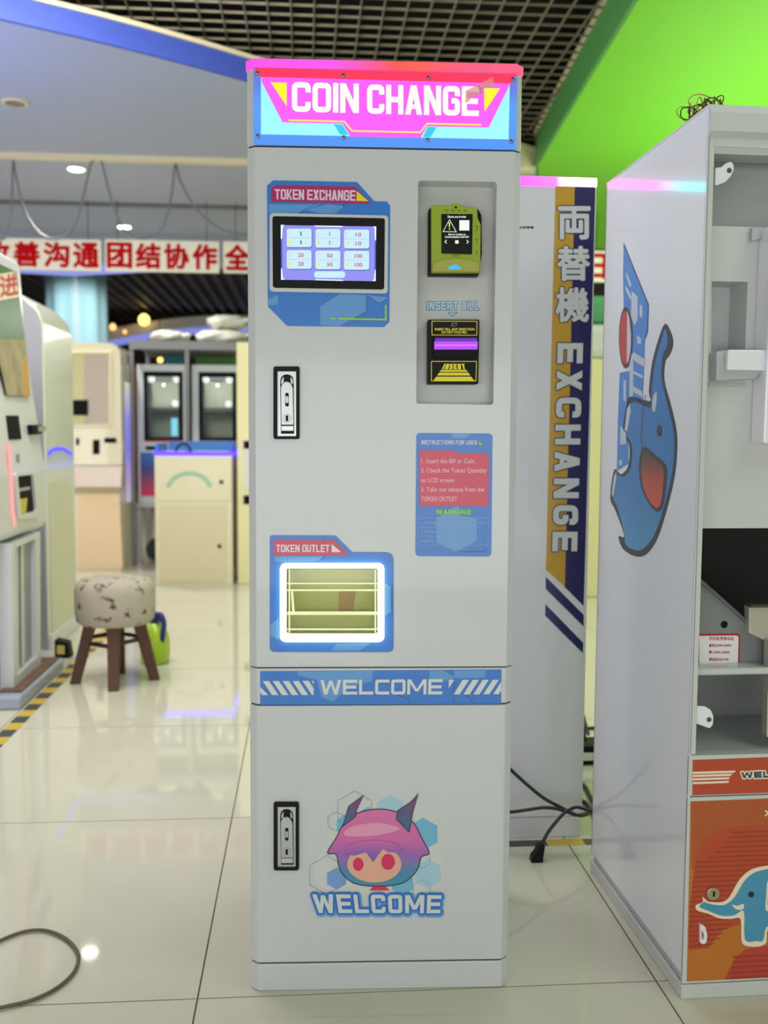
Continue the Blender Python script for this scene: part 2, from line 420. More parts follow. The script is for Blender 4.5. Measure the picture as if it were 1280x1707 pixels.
curve = smooth([(-5, 2.75), (-3.5, 3.58), (-2.2, 4.32), (-1.378, 4.78), (-.881, 5.07), (-.311, 5.467), (.5, 6.1), (1.1, 6.6), (1.62, 7.02)], 4, False)
gedge = [(1.28, V0), (1.33, 2), (1.418, 4.317), (1.487, 5.337), (1.602, 6.923), (1.72, 7.4), (2.1, 7.75), (2.4, 9.9)]
uvz = lambda p, d: (p[0], p[1], d)
left_poly = curve + [(1.72, 7.4), (2.1, 7.75), (2.4, 9.9), (U0, 9.9)]
cl = room_mesh('ceiling_left', MB().prism(left_poly, uvz, ZC, ZC+.05), m_cwhite, 'structure')
cl['label'] = 'white lowered ceiling with recessed downlights'
cr_ = room_mesh('ceiling_right', MB().prism(gedge+[(U1, 9.9), (U1, V0)], uvz, ZC, ZC+.05), m_green, 'structure')
cr_['label'] = 'lime green lowered ceiling'
def along(path, w, z0, z1):
    mb = MB()
    for quad in band(path, w): mb.prism(quad, uvz, z0, z1)
    return mb
cb_ = [p for p in curve if p[0] < .35]; cc_ = [p for p in curve if p[0] > .2]
room_mesh('trim_8', along(cc_, .02, ZC-.001, 3.0), m_cream, 'structure')['label'] = 'cream vertical face of the lowered ceiling near the green corner'
room_mesh('trim_1', along(cb_, .021, ZC-.0012, 3.0), m_blue, 'structure')['label'] = 'blue vertical face of the lowered ceiling'
room_mesh('trim_2', along(curve, .05, 3.0, 3.022), m_cream, 'structure')['label'] = 'cream cornice above the blue ceiling edge'
ge = gedge[:6]
room_mesh('trim_3', along(ge, .02, ZC-.001, 3.10), m_dgreen, 'structure')['label'] = 'dark green vertical face of the green ceiling'
room_mesh('trim_4', along(ge, .05, 3.10, 3.125), m_cream, 'structure')['label'] = 'cream cornice above the green ceiling edge'
room_mesh('trim_5', MB().box(U0, 1.6, 6.96, 7.03, ZC-.035, ZC), m_cream, 'structure')['label'] = 'cream strip across the white ceiling'
m_gstrip = mat('grey_ceiling_strip', (120, 122, 122), .5)
room_mesh('trim_6', MB().box(U0, 2.2, 8.37, 8.43, ZC-.025, ZC), m_gstrip, 'structure')['label'] = 'grey strip across the white ceiling'
room_mesh('trim_7', MB().box(U0, 2.3, 9.7, 9.9, 2.62, ZC), m_cwhite, 'structure')['label'] = 'white bulkhead at the end of the lowered ceiling'
lc = room_mesh('trim_9', MB().prism([(-2.75, 2.615), (-2.75, 2.52), (-2.2, 2.50), (-1.5, 2.55), (-1.15, 2.615)], lambda p, d: (p[0], d, p[1]), 9.70, 9.74), mat('lilac_cove_light', (158, 168, 250), .5, emit=.75), 'structure')
lc['label'] = 'lilac glowing cove under the white bulkhead'
# slatted black ceiling of the hall beyond
cf = room_mesh('ceiling_far', MB().box(U0, U1, 9.9, V1, ZC+.03, ZC+.08), mat('black_ceiling', (24, 24, 27), .6), 'structure')
cf['label'] = 'black slatted ceiling of the far hall'
bs = MB().box(-.03, .03, 9.9, V1, 0, .05); ms = bpy.data.meshes.new('slat'); ms.from_pydata(bs.v, [], bs.f); ms.materials.append(mat('charcoal_slat', (62, 64, 70), .5))
for i in range(34):
    o = bpy.data.objects.new('slat', ms); COL.objects.link(o); o.parent = cf; o.location = (-4.9+i*.16, 0, ZC-.02)

# recessed downlights (row at u = -1.62) with their lamps
m_ring = mat('downlight_ring', (226, 216, 176), .4)
m_lamp = mat('downlight_lens', (255, 250, 235), .4, emit=30)
m_off = mat('downlight_lens_unlit', (150, 138, 112), .3)
def downlight(u, v, lit, label, r=.075, power=120):
    t = room_thing('downlight', label, 'ceiling light', u, v, 'recessed ceiling downlights', ZC)
    MB().lathe([(r*.72, -.004), (r*.75, -.012), (r, -.010), (r*1.02, -.001)], (u, v, ZC), 24).build('trim_ring', m_ring, t, True)
    MB().lathe([(r*.70, -.0135), (r*.705, -.002)], (u, v, ZC), 24).build('lens', m_lamp if lit else m_off, t)
    if lit:
        d = bpy.data.lights.new('downlight_lamp', 'SPOT'); d.energy = power; d.spot_size = math.radians(120); d.spot_blend = .6; d.shadow_soft_size = .06
        d.color = (1, .97, .9); o = bpy.data.objects.new('downlight_lamp', d); COL.objects.link(o); o.parent = t; o.location = (0, 0, -.06)
    return t
downlight(-1.637, 5.93, False, 'unlit round downlight nearest the blue ceiling edge')
downlight(-1.612, 7.33, True, 'lit round downlight just behind the cream ceiling strip')
downlight(-1.627, 9.30, True, 'lit round downlight right above the red lettered banner')

# yellow and black floor tape along the machines
m_ty = mat('yellow_tape', (208, 174, 62), .45, noise=.05, nscale=20); m_tb = mat('black_tape', (70, 70, 70), .5, noise=.1, nscale=20)
t = room_thing('floor_tape', 'yellow and black striped hazard tape on the floor in front of the left machines', 'tape', -1.01, 3.0)
for k in range(34):
    v = 2.86+k*.0815
    box('tape_stripe', m_ty if k % 2 else m_tb, t, -1.035, -.985, v, v+.0815, .0002, .0009)

# ================================================================ THE COIN CHANGE MACHINE
m_wp = mat('white_powder_coat', (207, 210, 214), .24, coat=.25, bump=.03, bscale=600)
m_seam = mat('dark_seam', (52, 54, 56), .7)
cc = thing('coin_change_machine', 'tall white coin change machine with lit pink sign, standing in the centre', 'machine', (0, 1.7553, 0), .0399)
F = Plane(cc, (0, 0, 0), (1, 0, 0), (0, 0, 1), (0, -1, 0))
XL, XR, CH, DEP = -.2264, .2227, .0135, .42
zf = lambda y: F.pt((640, y))[1]
def plan(e=0): return [(XL+e, e), (XR-e, e), (XR+CH-e, CH+e*.4), (XR+CH-e, DEP), (XL-CH+e, DEP), (XL-CH+e, CH+e*.4)]
def segm(name, z0, z1): return MB().prism(plan(), lambda p, d: (p[0], p[1], d), z0, z1).build(name, m_wp, cc, bevel=.0025, seg=3)
z_pl, z_b0, z_b1, z_h0, z_h1 = zf(1603.5), zf(1174.5), zf(1112.5), zf(247.2), zf(117)
gap = .0012
MB().prism(plan(.004), lambda p, d: (p[0], p[1], d), .002, z_h1-.004).build('inner_frame', m_seam, cc) if 0 else None
segm('plinth', 0, z_pl-gap); segm('lower_cabinet', z_pl+gap, z_b0-gap); segm('band_cabinet', z_b0+gap, z_b1-gap)
for z in (z_pl, z_b0, z_b1): MB().prism(plan(.003), lambda p, d: (p[0], p[1], d), z-gap, z+gap).build('seam', m_seam, cc)
MB().prism(plan(.003), lambda p, d: (p[0], p[1], d), z_h0-.0018, z_h0+.0018).build('seam', m_seam, cc)

# upper cabinet: sheet front with openings for the bill recess and the token outlet
zR = F.zoom(4.2675, 680, 290); zO = F.zoom(5.3333, 430, 880)
rec = rounded([zR.pt(p) for p in [(72, 46), (632, 56), (607, 1642), (58, 1634)]], .006)
out = rounded([zO.pt(p) for p in [(240, 348), (1075, 348), (1075, 962), (240, 962)]], .006)
zt, zb = z_h0-.0018, z_b1+gap
mb = MB().add(*sheet_with_holes([(XL, zb), (XR, zb), (XR, zt), (XL, zt)], [rec, out], F.at, 0))
pl = plan()
v = [(p[0], p[1], zb) for p in pl]+[(p[0], p[1], zt) for p in pl]
mb.add(v, [(i, (i+1) % 6, 6+(i+1) % 6, 6+i) for i in range(1, 6)]+[tuple(range(5, -1, -1)), tuple(range(6, 12))])
up = mb.build('upper_cabinet', m_wp, cc)
RD = .042
tray(MB(), rec, F.at, 0, -RD).build('bill_recess', mat('white_recess_paint', (205, 208, 206), .3, coat=.2), cc)
OD = .10
cav = tray(MB(), out, F.at, 0, -OD).build('outlet_cavity', mat('outlet_steel', (206, 206, 176), .4, metal=.15), cc, label='metal lined token outlet')

# ---- header light box
segm('header_box', z_h0+.0018, z_h1)
m_led = ramp_mat('led_bar_colours', 0, -.24, .24, [(0, (255, 50, 230)), (.3, (255, 62, 235)), (.52, (255, 60, 60)), (.6, (255, 75, 50)), (.74, (255, 70, 110)), (1, (255, 76, 128))], emit=1.0)
pe = [(XL-.0005, -.003), (XR+.0005, -.003), (XR+CH+.002, CH-.002), (XR+CH+.002, DEP), (XL-CH-.002, DEP), (XL-CH-.002, CH-.002)]
MB().prism(pe, lambda p, d: (p[0], p[1], d), z_h1, z_h1+.0145).build('light_bar', m_led, cc, label='glowing pink and orange light bar on top', bevel=.001)
zH = F.zoom(2.56, 400, 80)
m_hb = ramp_mat('header_blue_edge', 2, zf(242), zf(120), [(0, (58, 146, 255)), (.5, (64, 158, 255)), (.8, (80, 120, 240)), (1, (110, 100, 220))], emit=.9)
hp = zH.poly('light_panel', [(58, 84), (1182, 112), (1176, 436), (58, 413)], .0002, m_hb, th=.0022, label='backlit sign panel')
e = lambda n, c, k=1.0: mat(n, c, .4, emit=k)
zH.poly('red_band', [(60, 86), (1180, 114), (1152, 156), (90, 128)], .0026, e('sign_red', (255, 50, 92), .95), hp)
zH.poly('cyan_field', [(90, 127), (1150, 155), (1145, 392), (90, 370)], .0025, e('sign_cyan', (160, 250, 255), .97), hp)
zH.poly('pink_shield', [(92, 127), (1149, 155), (1146, 168), (1060, 342), (798, 337), (770, 386), (470, 380), (438, 326), (182, 320), (92, 145)], .0032, e('sign_pink', (255, 92, 252), .97), hp)
zH.polys('teal_accent', [[(400, 328), (437, 330), (462, 374), (428, 373)], [(800, 340), (838, 341), (812, 384), (780, 383)]], .0034, e('sign_teal', (52, 204, 240), .95), hp)
zH.stroke('yellow_line', [(208, 311), (445, 317), (478, 357), (768, 363), (798, 326), (1028, 331)], .0028, .0039, e('sign_yellow', (255, 226, 90)), hp)
zH.polys('yellow_triangle', [[(132, 150), (200, 152), (200, 252)]], .0039, e('sign_bright_yellow', (255, 250, 40)), hp)
zH.polys('yellow_triangle', [[(1040, 174), (1108, 176), (1042, 276)]], .0039, e('sign_bright_yellow', (255, 250, 40)), hp)
mw = e('sign_white', (255, 253, 238))
zH.word('lettering', 'COIN', [(222, 148), (507, 156), (507, 281), (222, 275)], .0039, mw, hp, t=.185, gap=.06, r=.13, label='white letters COIN')
zH.word('lettering', 'CHANGE', [(542, 159), (1018, 168), (1018, 294), (542, 283)], .0039, mw, hp, t=.185, gap=.06, r=.13, label='white letters CHANGE')
zH.poly('film_scrap', [(962, 186), (1000, 168), (1075, 128), (1085, 168), (1035, 178), (1028, 205), (990, 210), (975, 232), (960, 238)], .0046, mat('torn_film', (255, 178, 150), .5, emit=.55, ecol=(255, 170, 150), alpha=.5), hp, label='torn scrap of translucent film')
zH.stroke('pen_mark', [(1008, 172), (1018, 166), (1020, 178), (1030, 174), (1024, 200)], .0006, .0053, mat('ink', (90, 60, 80), .6), hp)
m_scr = mat('zinc_screw', (150, 150, 155), .3, metal=.9)
for q in [(75, 110), (442, 120), (803, 130), (1163, 137), (77, 378), (443, 384), (800, 394), (1157, 401)]:
    c = zH.pt(q); o = MB().lathe([(.0038, 0), (.0038, .0008), (.0026, .0019), (.001, .0022)], tuple(zH.at(c, .0024)), 12, 'y').build('screw', m_scr, cc, True)
    box('slot', m_seam, o, *[c[0]-.0022, c[0]+.0022], -.0049, -.0042, c[1]-.0004, c[1]+.0004)

# ---- stickers
m_sb = mat('sticker_blue', (44, 122, 214), .35, coat=.3); m_sb2 = mat('sticker_light_blue', (92, 156, 222), .35, coat=.3); m_sb3 = mat('sticker_pale_blue', (120, 176, 228), .35, coat=.3)
m_sr = mat('sticker_magenta', (178, 24, 104), .35, coat=.3); m_sred = mat('sticker_red', (214, 44, 86), .35, coat=.3)
m_sw = mat('sticker_white', (238, 236, 238), .4); m_sy = mat('sticker_yellow', (238, 222, 30), .4); m_sg = mat('sticker_lime', (160, 222, 30), .4)
m_line = mat('sticker_dark_line', (22, 82, 158), .4)
m_blk = mat('black_plastic', (15, 17, 18), .5, noise=.1, nscale=60, spec=.2)
zT = F.zoom(5.3333, 430, 290)
st = zT.poly('token_exchange_sticker', [(80, 105), (135, 57), (880, 72), (1035, 243), (1145, 245), (1175, 285), (1168, 1315), (1120, 1362), (260, 1352), (88, 1180)], .0001, m_sb, r=.0012, th=.0005)
zT.polys('print_panel', [[(95, 270), (560, 270), (350, 352), (95, 350)], [(620, 270), (760, 285), (760, 300), (700, 352), (560, 352), (430, 320)], [(550, 1180), (730, 1068), (962, 1075), (962, 1220), (740, 1355), (555, 1345)], [(965, 1075), (1160, 1100), (1075, 1150)], [(90, 1120), (175, 1072), (180, 1160), (92, 1170)]], .0008, m_sb2, st)
zT.polys('print_panel', [[(640, 268), (765, 268), (765, 300), (690, 335), (620, 300)], [(990, 1180), (1130, 1170), (1130, 1280), (880, 1280)]], .0012, m_sb3, st) if 0 else None
zT.stroke('hexagon_line', [(355, 355), (520, 262)], .0006, .0013, m_line, st)
zT.stroke('hexagon_line', [(760, 230), (765, 300), (690, 338)], .0006, .0013, m_line, st)
zT.stroke('hexagon_line', [(962, 1075), (962, 1222), (735, 1352)], .0006, .0013, m_line, st)
zT.stroke('hexagon_line', [(975, 1085), (1075, 1152), (1160, 1105)], .0006, .0013, m_line, st)
zT.poly('title_plate', [(158, 100), (862, 115), (1003, 266), (118, 248), (118, 135)], .0013, m_sr, st)
zT.word('lettering', 'TOKEN', [(150, 138), (410, 141), (410, 233), (150, 228)], .0021, mat('sticker_lilac_white', (232, 205, 228), .4), st, t=.17, gap=.06, r=.1)
zT.word('lettering', 'EXCHANGE', [(438, 142), (866, 148), (866, 242), (438, 234)], .0021, mat('sticker_lilac_white', (232, 205, 228), .4), st, t=.17, gap=.06, r=.1)
zT.poly('yellow_triangle', [(876, 152), (982, 246), (876, 243)], .0021, m_sy, st)
zT.stroke('lime_line', [(715, 1288), (1135, 1296), (1135, 1165)], .0028, .0016, m_sg, st); zT.stroke('lime_line', [(645, 1286), (692, 1287)], .0022, .0016, m_sg, st)

# ---- touch screen
ts = zT.frame('touch_screen', [(105, 352), (1158, 374), (1152, 1066), (105, 1048)], [(150, 400), (1105, 418), (1100, 1010), (152, 996)], .0007, mat('bezel_white', (206, 210, 210), .3), th=.0035, r=.007, ri=.002, label='touch screen with black bezel showing six exchange buttons')
zT.poly('bezel', [(130, 380), (1127, 399), (1120, 1031), (134, 1015)], .0009, m_blk, ts, th=.0052, r=.005, bevel=.0012)
dp = zT.poly('display', [(205, 462), (1048, 475), (1045, 958), (207, 945)], .0062, e('screen_violet', (140, 140, 240), .95), ts)
zT.polys('corner_mark', [[(205, 460), (235, 460), (222, 480), (216, 580), (205, 585)], [(1020, 474), (1050, 475), (1048, 600), (1038, 590), (1034, 490)], [(207, 845), (216, 850), (222, 925), (240, 945), (207, 946)], [(1045, 858), (1038, 864), (1030, 938), (1015, 958), (1045, 958)], [(500, 466), (755, 470), (745, 480), (515, 476)], [(505, 950), (515, 942), (750, 946), (760, 956)]], .0068, e('screen_white', (236, 246, 255)), ts)
zT.polys('edge_glow', [[(205, 590), (216, 585), (220, 850), (207, 840)], [(1036, 600), (1048, 606), (1046, 850), (1034, 855)]], .0068, e('screen_deep_blue', (70, 84, 200), .95), ts)
for i, (q, n) in enumerate(zip([(258, 495, 478, 658), (512, 498, 733, 663), (765, 503, 988, 670), (258, 685, 478, 850), (512, 689, 733, 854), (765, 692, 988, 858)], ['1', '5', '10', '20', '50', '100'])):
    x0, y0, x1, y1 = q
    zT.poly('button_shadow', (x0+3, y0+4, x1+5, y1+7), .0068, e('screen_navy', (74, 84, 170), .95), ts, r=.005)
    b = zT.poly('button', q, .0075, e('screen_button', (196, 232, 246), .97), ts, r=.0045)
    w = {1: 12, 2: 48, 3: 66}[len(n)]; cx = x0+.57*(x1-x0); h = 33
    for k, cy in enumerate((y0+.27*(y1-y0), y0+.74*(y1-y0))):
        zT.print('digits', n, (cx-w/2, cy-h/2, cx+w/2, cy+h/2), .0084, e('screen_digit', (206, 84, 120), .9) if n != '1' else e('screen_digit_grey', (120, 130, 165), .9), ts, bold=.00025)
    zT.polys('bill_icon', [[(x0+12, y0+25), (x0+30, y0+25), (x0+34, y0+62), (x0+14, y0+62)]], .0084, e('screen_pink', (240, 205, 222), .95), ts)
    zT.polys('coin_icon', [[(x0+14, y1-58), (x0+34, y1-62), (x0+46, y1-44), (x0+36, y1-28), (x0+14, y1-30)]], .0084, e('screen_coin', (232, 228, 120), .95), ts)
    zT.stroke('divider', [(x0+14, (y0+y1)/2), (x1-14, (y0+y1)/2)], .0004, .0084, e('screen_divider', (140, 170, 205), .9), ts)
zT.poly('button', (500, 872, 775, 930), .0075, e('screen_button', (196, 232, 246), .97), ts, r=.005)

# ---- bill recess: green card reader and black bill acceptor
B = zR.shift(-RD)      # back of the recess
m_rg = mat('reader_green', (150, 172, 34), .4); m_rg2 = mat('reader_dark_green', (126, 146, 30), .45)
zF = F.zoom(4.2675, 680, 290).shift(-.012)   # face of the units, just inside the recess
zr0 = zF
cr = zr0.poly('card_reader', [(150, 245), (180, 225), (505, 245), (527, 290), (530, 560), (505, 720), (148, 715)], -.03, m_blk, th=.022, r=.002, label='lime green card reader with small screen')
zr0.poly('shell', [(163, 236), (180, 226), (290, 229), (322, 214), (352, 216), (385, 236), (478, 243), (490, 262), (492, 318), (514, 365), (512, 640), (502, 706), (165, 706)], -.008, m_rg, cr, th=.014, r=.0015, bevel=.0012)
zr0.poly('screen', [(235, 291), (456, 292), (452, 577), (235, 571)], .0062, mat('reader_screen_black', (16, 20, 18), .15), cr, th=.001)
gl = e('reader_glow', (235, 245, 238), 1.0)
zr0.stroke('warning_icon', [(292, 332), (246, 416), (340, 418)], .0009, .0073, gl, cr, closed=True)
zr0.polys('warning_icon', [[(286, 350), (297, 350), (294, 388), (289, 388)], [(288, 394), (296, 394), (296, 402), (288, 402)]], .0073, e('reader_yellow', (225, 225, 90), 1), cr)
zr0.poly('status_tile', (362, 336, 432, 408), .0073, gl, cr, th=.0004)
zr0.print('lettering', 'Device out of order', (280, 302, 410, 318), .0073, gl, cr, bold=.0001)
zr0.print('lettering', 'Scan to contact us', (284, 428, 406, 442), .0073, gl, cr, bold=.0001); zr0.print('lettering', 'Communication Fault 0.01', (260, 446, 428, 460), .0073, gl, cr, bold=.0001)
zr0.polys('arrow_icon', [[(270, 474), (256, 488), (270, 502), (273, 498), (263, 488), (273, 478)], [(415, 474), (429, 488), (415, 502), (412, 498), (422, 488), (412, 478)], [(332, 478), (356, 478), (356, 501), (332, 501)]], .0073, gl, cr)
zr0.poly('camera_eye', [(330, 236), (344, 236), (346, 248), (336, 252), (328, 246)], .0062, m_blk, cr)
for x in (262, 305, 349, 393): zr0.poly('status_mark', (x, 262, x+22, 271), .0062, mat('reader_mark', (96, 112, 20), .5), cr, th=.0003)
for y, sz in ((375, 40), (468, 34), (555, 26)): zr0.stroke('side_icon', [(476, y), (490, y), (486, y+sz*.6), (482, y+sz)], .0007, .0062, m_blk, cr)
zr0.print('lettering', 'NOTE', (320, 578, 362, 592), .0062, mat('reader_mark', (96, 112, 20), .5), cr, bold=.0002)
zr0.poly('lower_lip', [(172, 640), (240, 615), (335, 606), (430, 612), (508, 638), (500, 704), (168, 704)], .0055, mat('reader_olive', (168, 172, 74), .4), cr, th=.006, bevel=.002, sm=0)
zr0.poly('card_light', [(276, 686), (296, 660), (325, 652), (350, 660), (374, 686)], .0118, e('reader_blue', (66, 178, 245), 1.0), cr, th=.0008, r=.001)
zB = B
m_out = mat('lettering_outline_blue', (64, 132, 196), .4); m_lt = mat('lettering_pale_blue', (196, 216, 232), .4)
q1, q2 = [(134, 908), (356, 908), (356, 968), (134, 968)], [(382, 908), (504, 908), (504, 968), (382, 968)]
grow = lambda q, k: [(q[0][0]-k, q[0][1]-k), (q[1][0]+k, q[1][1]-k), (q[2][0]+k, q[2][1]+k), (q[3][0]-k, q[3][1]+k)]
for w_, q_ in (('INSERT', q1), ('BILL', q2)):
    o = zB.word('lettering', w_, q_, .0001, m_out, t=.2, gap=.1, r=.05, grow=.0011, label='outlined words INSERT BILL'); zB.word('fill', w_, q_, .0007, m_lt, o, t=.2, gap=.1, r=.05)
zB.stroke('arrow_mark', [(285, 984), (350, 984), (318, 1014)], .0012, .0002, m_out, closed=True, label='small blue outlined arrow')
ba = zF.poly('bill_acceptor', [(142, 1036), (508, 1036), (500, 1494), (142, 1494)], -.03, m_blk, th=.03, r=.002, label='black bill acceptor with violet lit slot')
zF.frame('label_border', [(168, 1045), (493, 1046), (491, 1150), (168, 1148)], [(173, 1050), (488, 1051), (486, 1145), (173, 1143)], .0001, m_sy, ba, th=.0004, r=.001)
zF.print('logo', 'ICT', [(312, 1060), (352, 1060), (348, 1086), (306, 1086)], .0002, mat('logo_violet_grey', (120, 110, 150), .4), ba, bold=.0002)
for tx, q in (('INSERT BILL ANY DIRECTION', (192, 1097, 472, 1113)), ('DO NOT FOLD BILL', (240, 1118, 422, 1134))): zF.print('lettering', tx, q, .0002, m_sy, ba, bold=.00018)
zF.poly('slot_housing', [(178, 1166), (494, 1166), (498, 1300), (470, 1314), (190, 1314), (172, 1296)], .0001, mat('slot_housing_black', (20, 20, 24), .55, spec=.15), ba, th=.006, bevel=.002)
zF.poly('slot_light', [(184, 1195), (492, 1195), (490, 1251), (184, 1251)], .0062, e('slot_violet', (176, 60, 250), 1.1), ba, th=.002, r=.001)
zF.poly('slot_light', [(190, 1170), (486, 1170), (488, 1194), (188, 1194)], .0062, e('slot_deep_violet', (96, 14, 176), 1.0), ba, th=.0012)
zF.polys('slot_highlight', [[(190, 1218), (486, 1218), (486, 1224), (190, 1224)]], .0083, e('slot_pale_violet', (225, 130, 255), 1.1), ba)
zF.frame('label_border', [(164, 1331), (490, 1331), (486, 1475), (164, 1475)], [(169, 1336), (485, 1336), (481, 1470), (169, 1470)], .0001, m_sy, ba, th=.0004, r=.001)
zF.word('lettering', 'INSERT', [(258, 1350), (400, 1350), (412, 1390), (240, 1390)], .0002, m_sy, ba, t=.24, gap=.12, r=.03)
for y0, y1 in ((1394, 1408), (1414, 1434), (1442, 1472)):
    xa = lambda y: 238-(y-1390)*.72; xb = lambda y: 412+(y-1390)*.72
    zF.poly('stripe', [(xa(y0), y0), (xb(y0), y0), (xb(y1), y1), (xa(y1), y1)], .0002, m_sy, ba, th=.0004)

# ---- instructions sticker
zI = F.zoom(7.42, 680, 710)
si = zI.poly('instructions_sticker', [(102, 86), (1046, 94), (1030, 1616), (90, 1610)], .0001, m_sb, r=.008, th=.0005, label='blue sticker of user instructions and warning')
zI.polys('print_panel', [[(530, 95), (790, 97), (700, 150), (560, 150)], [(560, 1010), (600, 990), (640, 1010), (640, 1140), (350, 1140)], [(350, 1140), (640, 1110), (850, 1140), (845, 1420), (700, 1500), (600, 1560), (350, 1440)]], .0007, m_sb2, si)
zI.word('lettering', 'INSTRUCTIONS', (165, 178, 568, 230), .0014, m_sw, si, t=.145, gap=.13, r=.1); zI.word('lettering', 'FOR', (588, 180, 692, 231), .0014, m_sw, si, t=.145, gap=.13, r=.1); zI.word('lettering', 'USER', (712, 181, 852, 231), .0014, m_sw, si, t=.145, gap=.13, r=.1)
zI.poly('lime_triangle', [(872, 182), (920, 234), (874, 234)], .0014, m_sg, si)
zI.poly('red_panel', [(140, 300), (570, 304), (612, 336), (1000, 340), (990, 994), (140, 990)], .0014, m_sred, si)
m_pt = mat('sticker_pale_pink', (248, 200, 214), .4)
for tx, q in (('1. Insert the Bill or Coin.', (165, 405, 835, 462)), ('2. Check the Token Quantity', (160, 522, 968, 594)), ('on LCD screen', (156, 644, 570, 696)), ('3. Take out tokens from the', (160, 756, 942, 812)), ('TOKEN OUTLET', (160, 872, 606, 930))):
    zI.print('lettering', tx, q, .0021, m_pt, si, bold=.0001)
zI.word('lettering', 'WARNING', [(345, 1032), (775, 1036), (770, 1094), (352, 1092)], .0014, m_sg, si, t=.26, gap=.2, r=.05)
zI.frame('outline_box', [(122, 1136), (994, 1136), (988, 1478), (122, 1478)], [(128, 1142), (988, 1142), (982, 1472), (128, 1472)], .0014, m_sb3, si, th=.0003)
for tx, q in (('1. Damaged bills, foreign bills and coins', (158, 1178, 960, 1220)), ('can not be identified by this machine.', (152, 1236, 905, 1274)), ('2. Always check notes inserted.', (155, 1290, 805, 1332)), ('3. Token exchange and withdrawal is not', (155, 1344, 920, 1386)), ('available.', (152, 1400, 330, 1436))):
    zI.print('lettering', tx, q, .0014, m_sb3, si, bold=.00008)
zI.stroke('red_line', [(595, 1550), (950, 1554), (968, 1522)], .0008, .0014, mat('sticker_plum', (120, 60, 140), .4), si)

# ---- token outlet
hole = [(240, 348), (1075, 348), (1075, 962), (240, 962)]
so_out = rounded([zO.pt(p) for p in [(105, 64), (690, 66), (838, 214), (1206, 214), (1206, 1104), (105, 1104)]], [.005, .005, .003, .016, .010, .010])
vv, ff = sheet_with_holes(so_out, [out], F.at, .0006)
so = MB().add(vv, ff).build('token_outlet_sticker', m_sb, cc, label='blue sticker around the token outlet')
zO.polys('print_panel', [[(150, 250), (590, 250), (540, 292), (260, 300), (150, 300)], [(110, 860), (180, 800), (190, 1000), (112, 960)], [(1130, 480), (1185, 515), (1185, 745), (1130, 780)], [(700, 1030), (1000, 1025), (900, 1090), (650, 1090)]], .0008, m_sb2, so)
for pp in ([(265, 250), (265, 300)], [(540, 295), (590, 262), (590, 70)], [(1130, 485), (1184, 517), (1184, 745)], [(185, 1100), (265, 1050)]): zO.stroke('hexagon_line', pp, .0005, .0011, m_line, so)
zO.poly('title_plate', [(140, 106), (680, 108), (800, 242), (140, 242)], .0011, m_sred, so)
zO.word('lettering', 'TOKEN', (162, 148, 370, 214), .0019, m_sw, so, t=.165, gap=.07, r=.1); zO.word('lettering', 'OUTLET', (394, 148, 636, 214), .0019, m_sw, so, t=.165, gap=.07, r=.1)
zO.poly('white_triangle', [(654, 140), (740, 214), (654, 214)], .0019, m_sw, so)
zO.frame('light_ring', [(197, 312), (1122, 312), (1122, 1008), (197, 1008)], [(250, 356), (1066, 356), (1066, 954), (250, 954)], -.014, e('ring_light', (255, 255, 238), 3.4), th=.0208, r=.012, ri=.005, label='glowing white light ring around the outlet')
m_ac = mat('yellow_acrylic', (246, 250, 214), .06, trans=1, ior=1.45)
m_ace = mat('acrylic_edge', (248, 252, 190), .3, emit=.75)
fp = zO.shift(-.034)
fl_ = fp.poly('flap', [(272, 365), (1062, 365), (1062, 945), (272, 945)], 0, m_ac, th=.003, label='clear yellow tinted outlet flap')
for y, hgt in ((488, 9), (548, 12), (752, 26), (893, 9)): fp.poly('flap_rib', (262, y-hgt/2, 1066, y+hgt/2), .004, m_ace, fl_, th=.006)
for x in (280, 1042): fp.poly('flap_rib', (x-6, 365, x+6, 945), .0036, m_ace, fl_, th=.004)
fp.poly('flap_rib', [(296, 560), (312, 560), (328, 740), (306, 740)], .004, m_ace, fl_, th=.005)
bk = zO.shift(-OD)
bk.polys('cavity_reflection_patch', [[(720, 545), (870, 545), (845, 740), (715, 740)]], .002, mat('cavity_reflection_pink', (196, 160, 150), .4), cav)  # pink reflection painted as a patch on the cavity back
cc_l = bk.poly('tray_lip', (235, 740, 1080, 960), .001, mat('outlet_steel_dark', (186, 188, 146), .4, metal=.15), cav, th=.03)

# ---- welcome band
zW = F.zoom(2.7826, 410, 1090)
sw = zW.poly('welcome_band_sticker', [(66, 80), (1185, 72), (1183, 232), (66, 236)], .0001, m_sb, th=.0005, label='blue band reading WELCOME between slanted stripes')
zW.polys('print_panel', [[(240, 80), (590, 76), (585, 125), (490, 150), (400, 220), (350, 200), (330, 120), (240, 100)], [(850, 76), (920, 75), (965, 100), (965, 125), (850, 122)], [(965, 76), (1110, 75), (1110, 110), (965, 112)]], .0007, m_sb2, sw)
for pp in ([(918, 76), (963, 100), (963, 230)], [(700, 190), (758, 210), (758, 232)], [(130, 112), (170, 82)], [(1020, 192), (1048, 210), (1048, 230)]): zW.stroke('hexagon_line', pp, .0006, .001, m_line, sw)
m_wl = mat('welcome_white', (224, 226, 224), .4)
zW.word('lettering', 'WELCOME', [(345, 120), (912, 116), (910, 187), (345, 188)], .0012, m_wl, sw, t=.2, gap=.12, r=.1)
ls_ = [[(66, 152), (104, 190), (76, 190), (66, 178)]]+[[(78+k*46, 125), (107+k*46, 125), (151+k*46, 190), (121+k*46, 190)] for k in range(4)]+[[(262, 124), (291, 124), (314, 158), (314, 189), (306, 189)], [(303, 124), (314, 124), (314, 141)]]
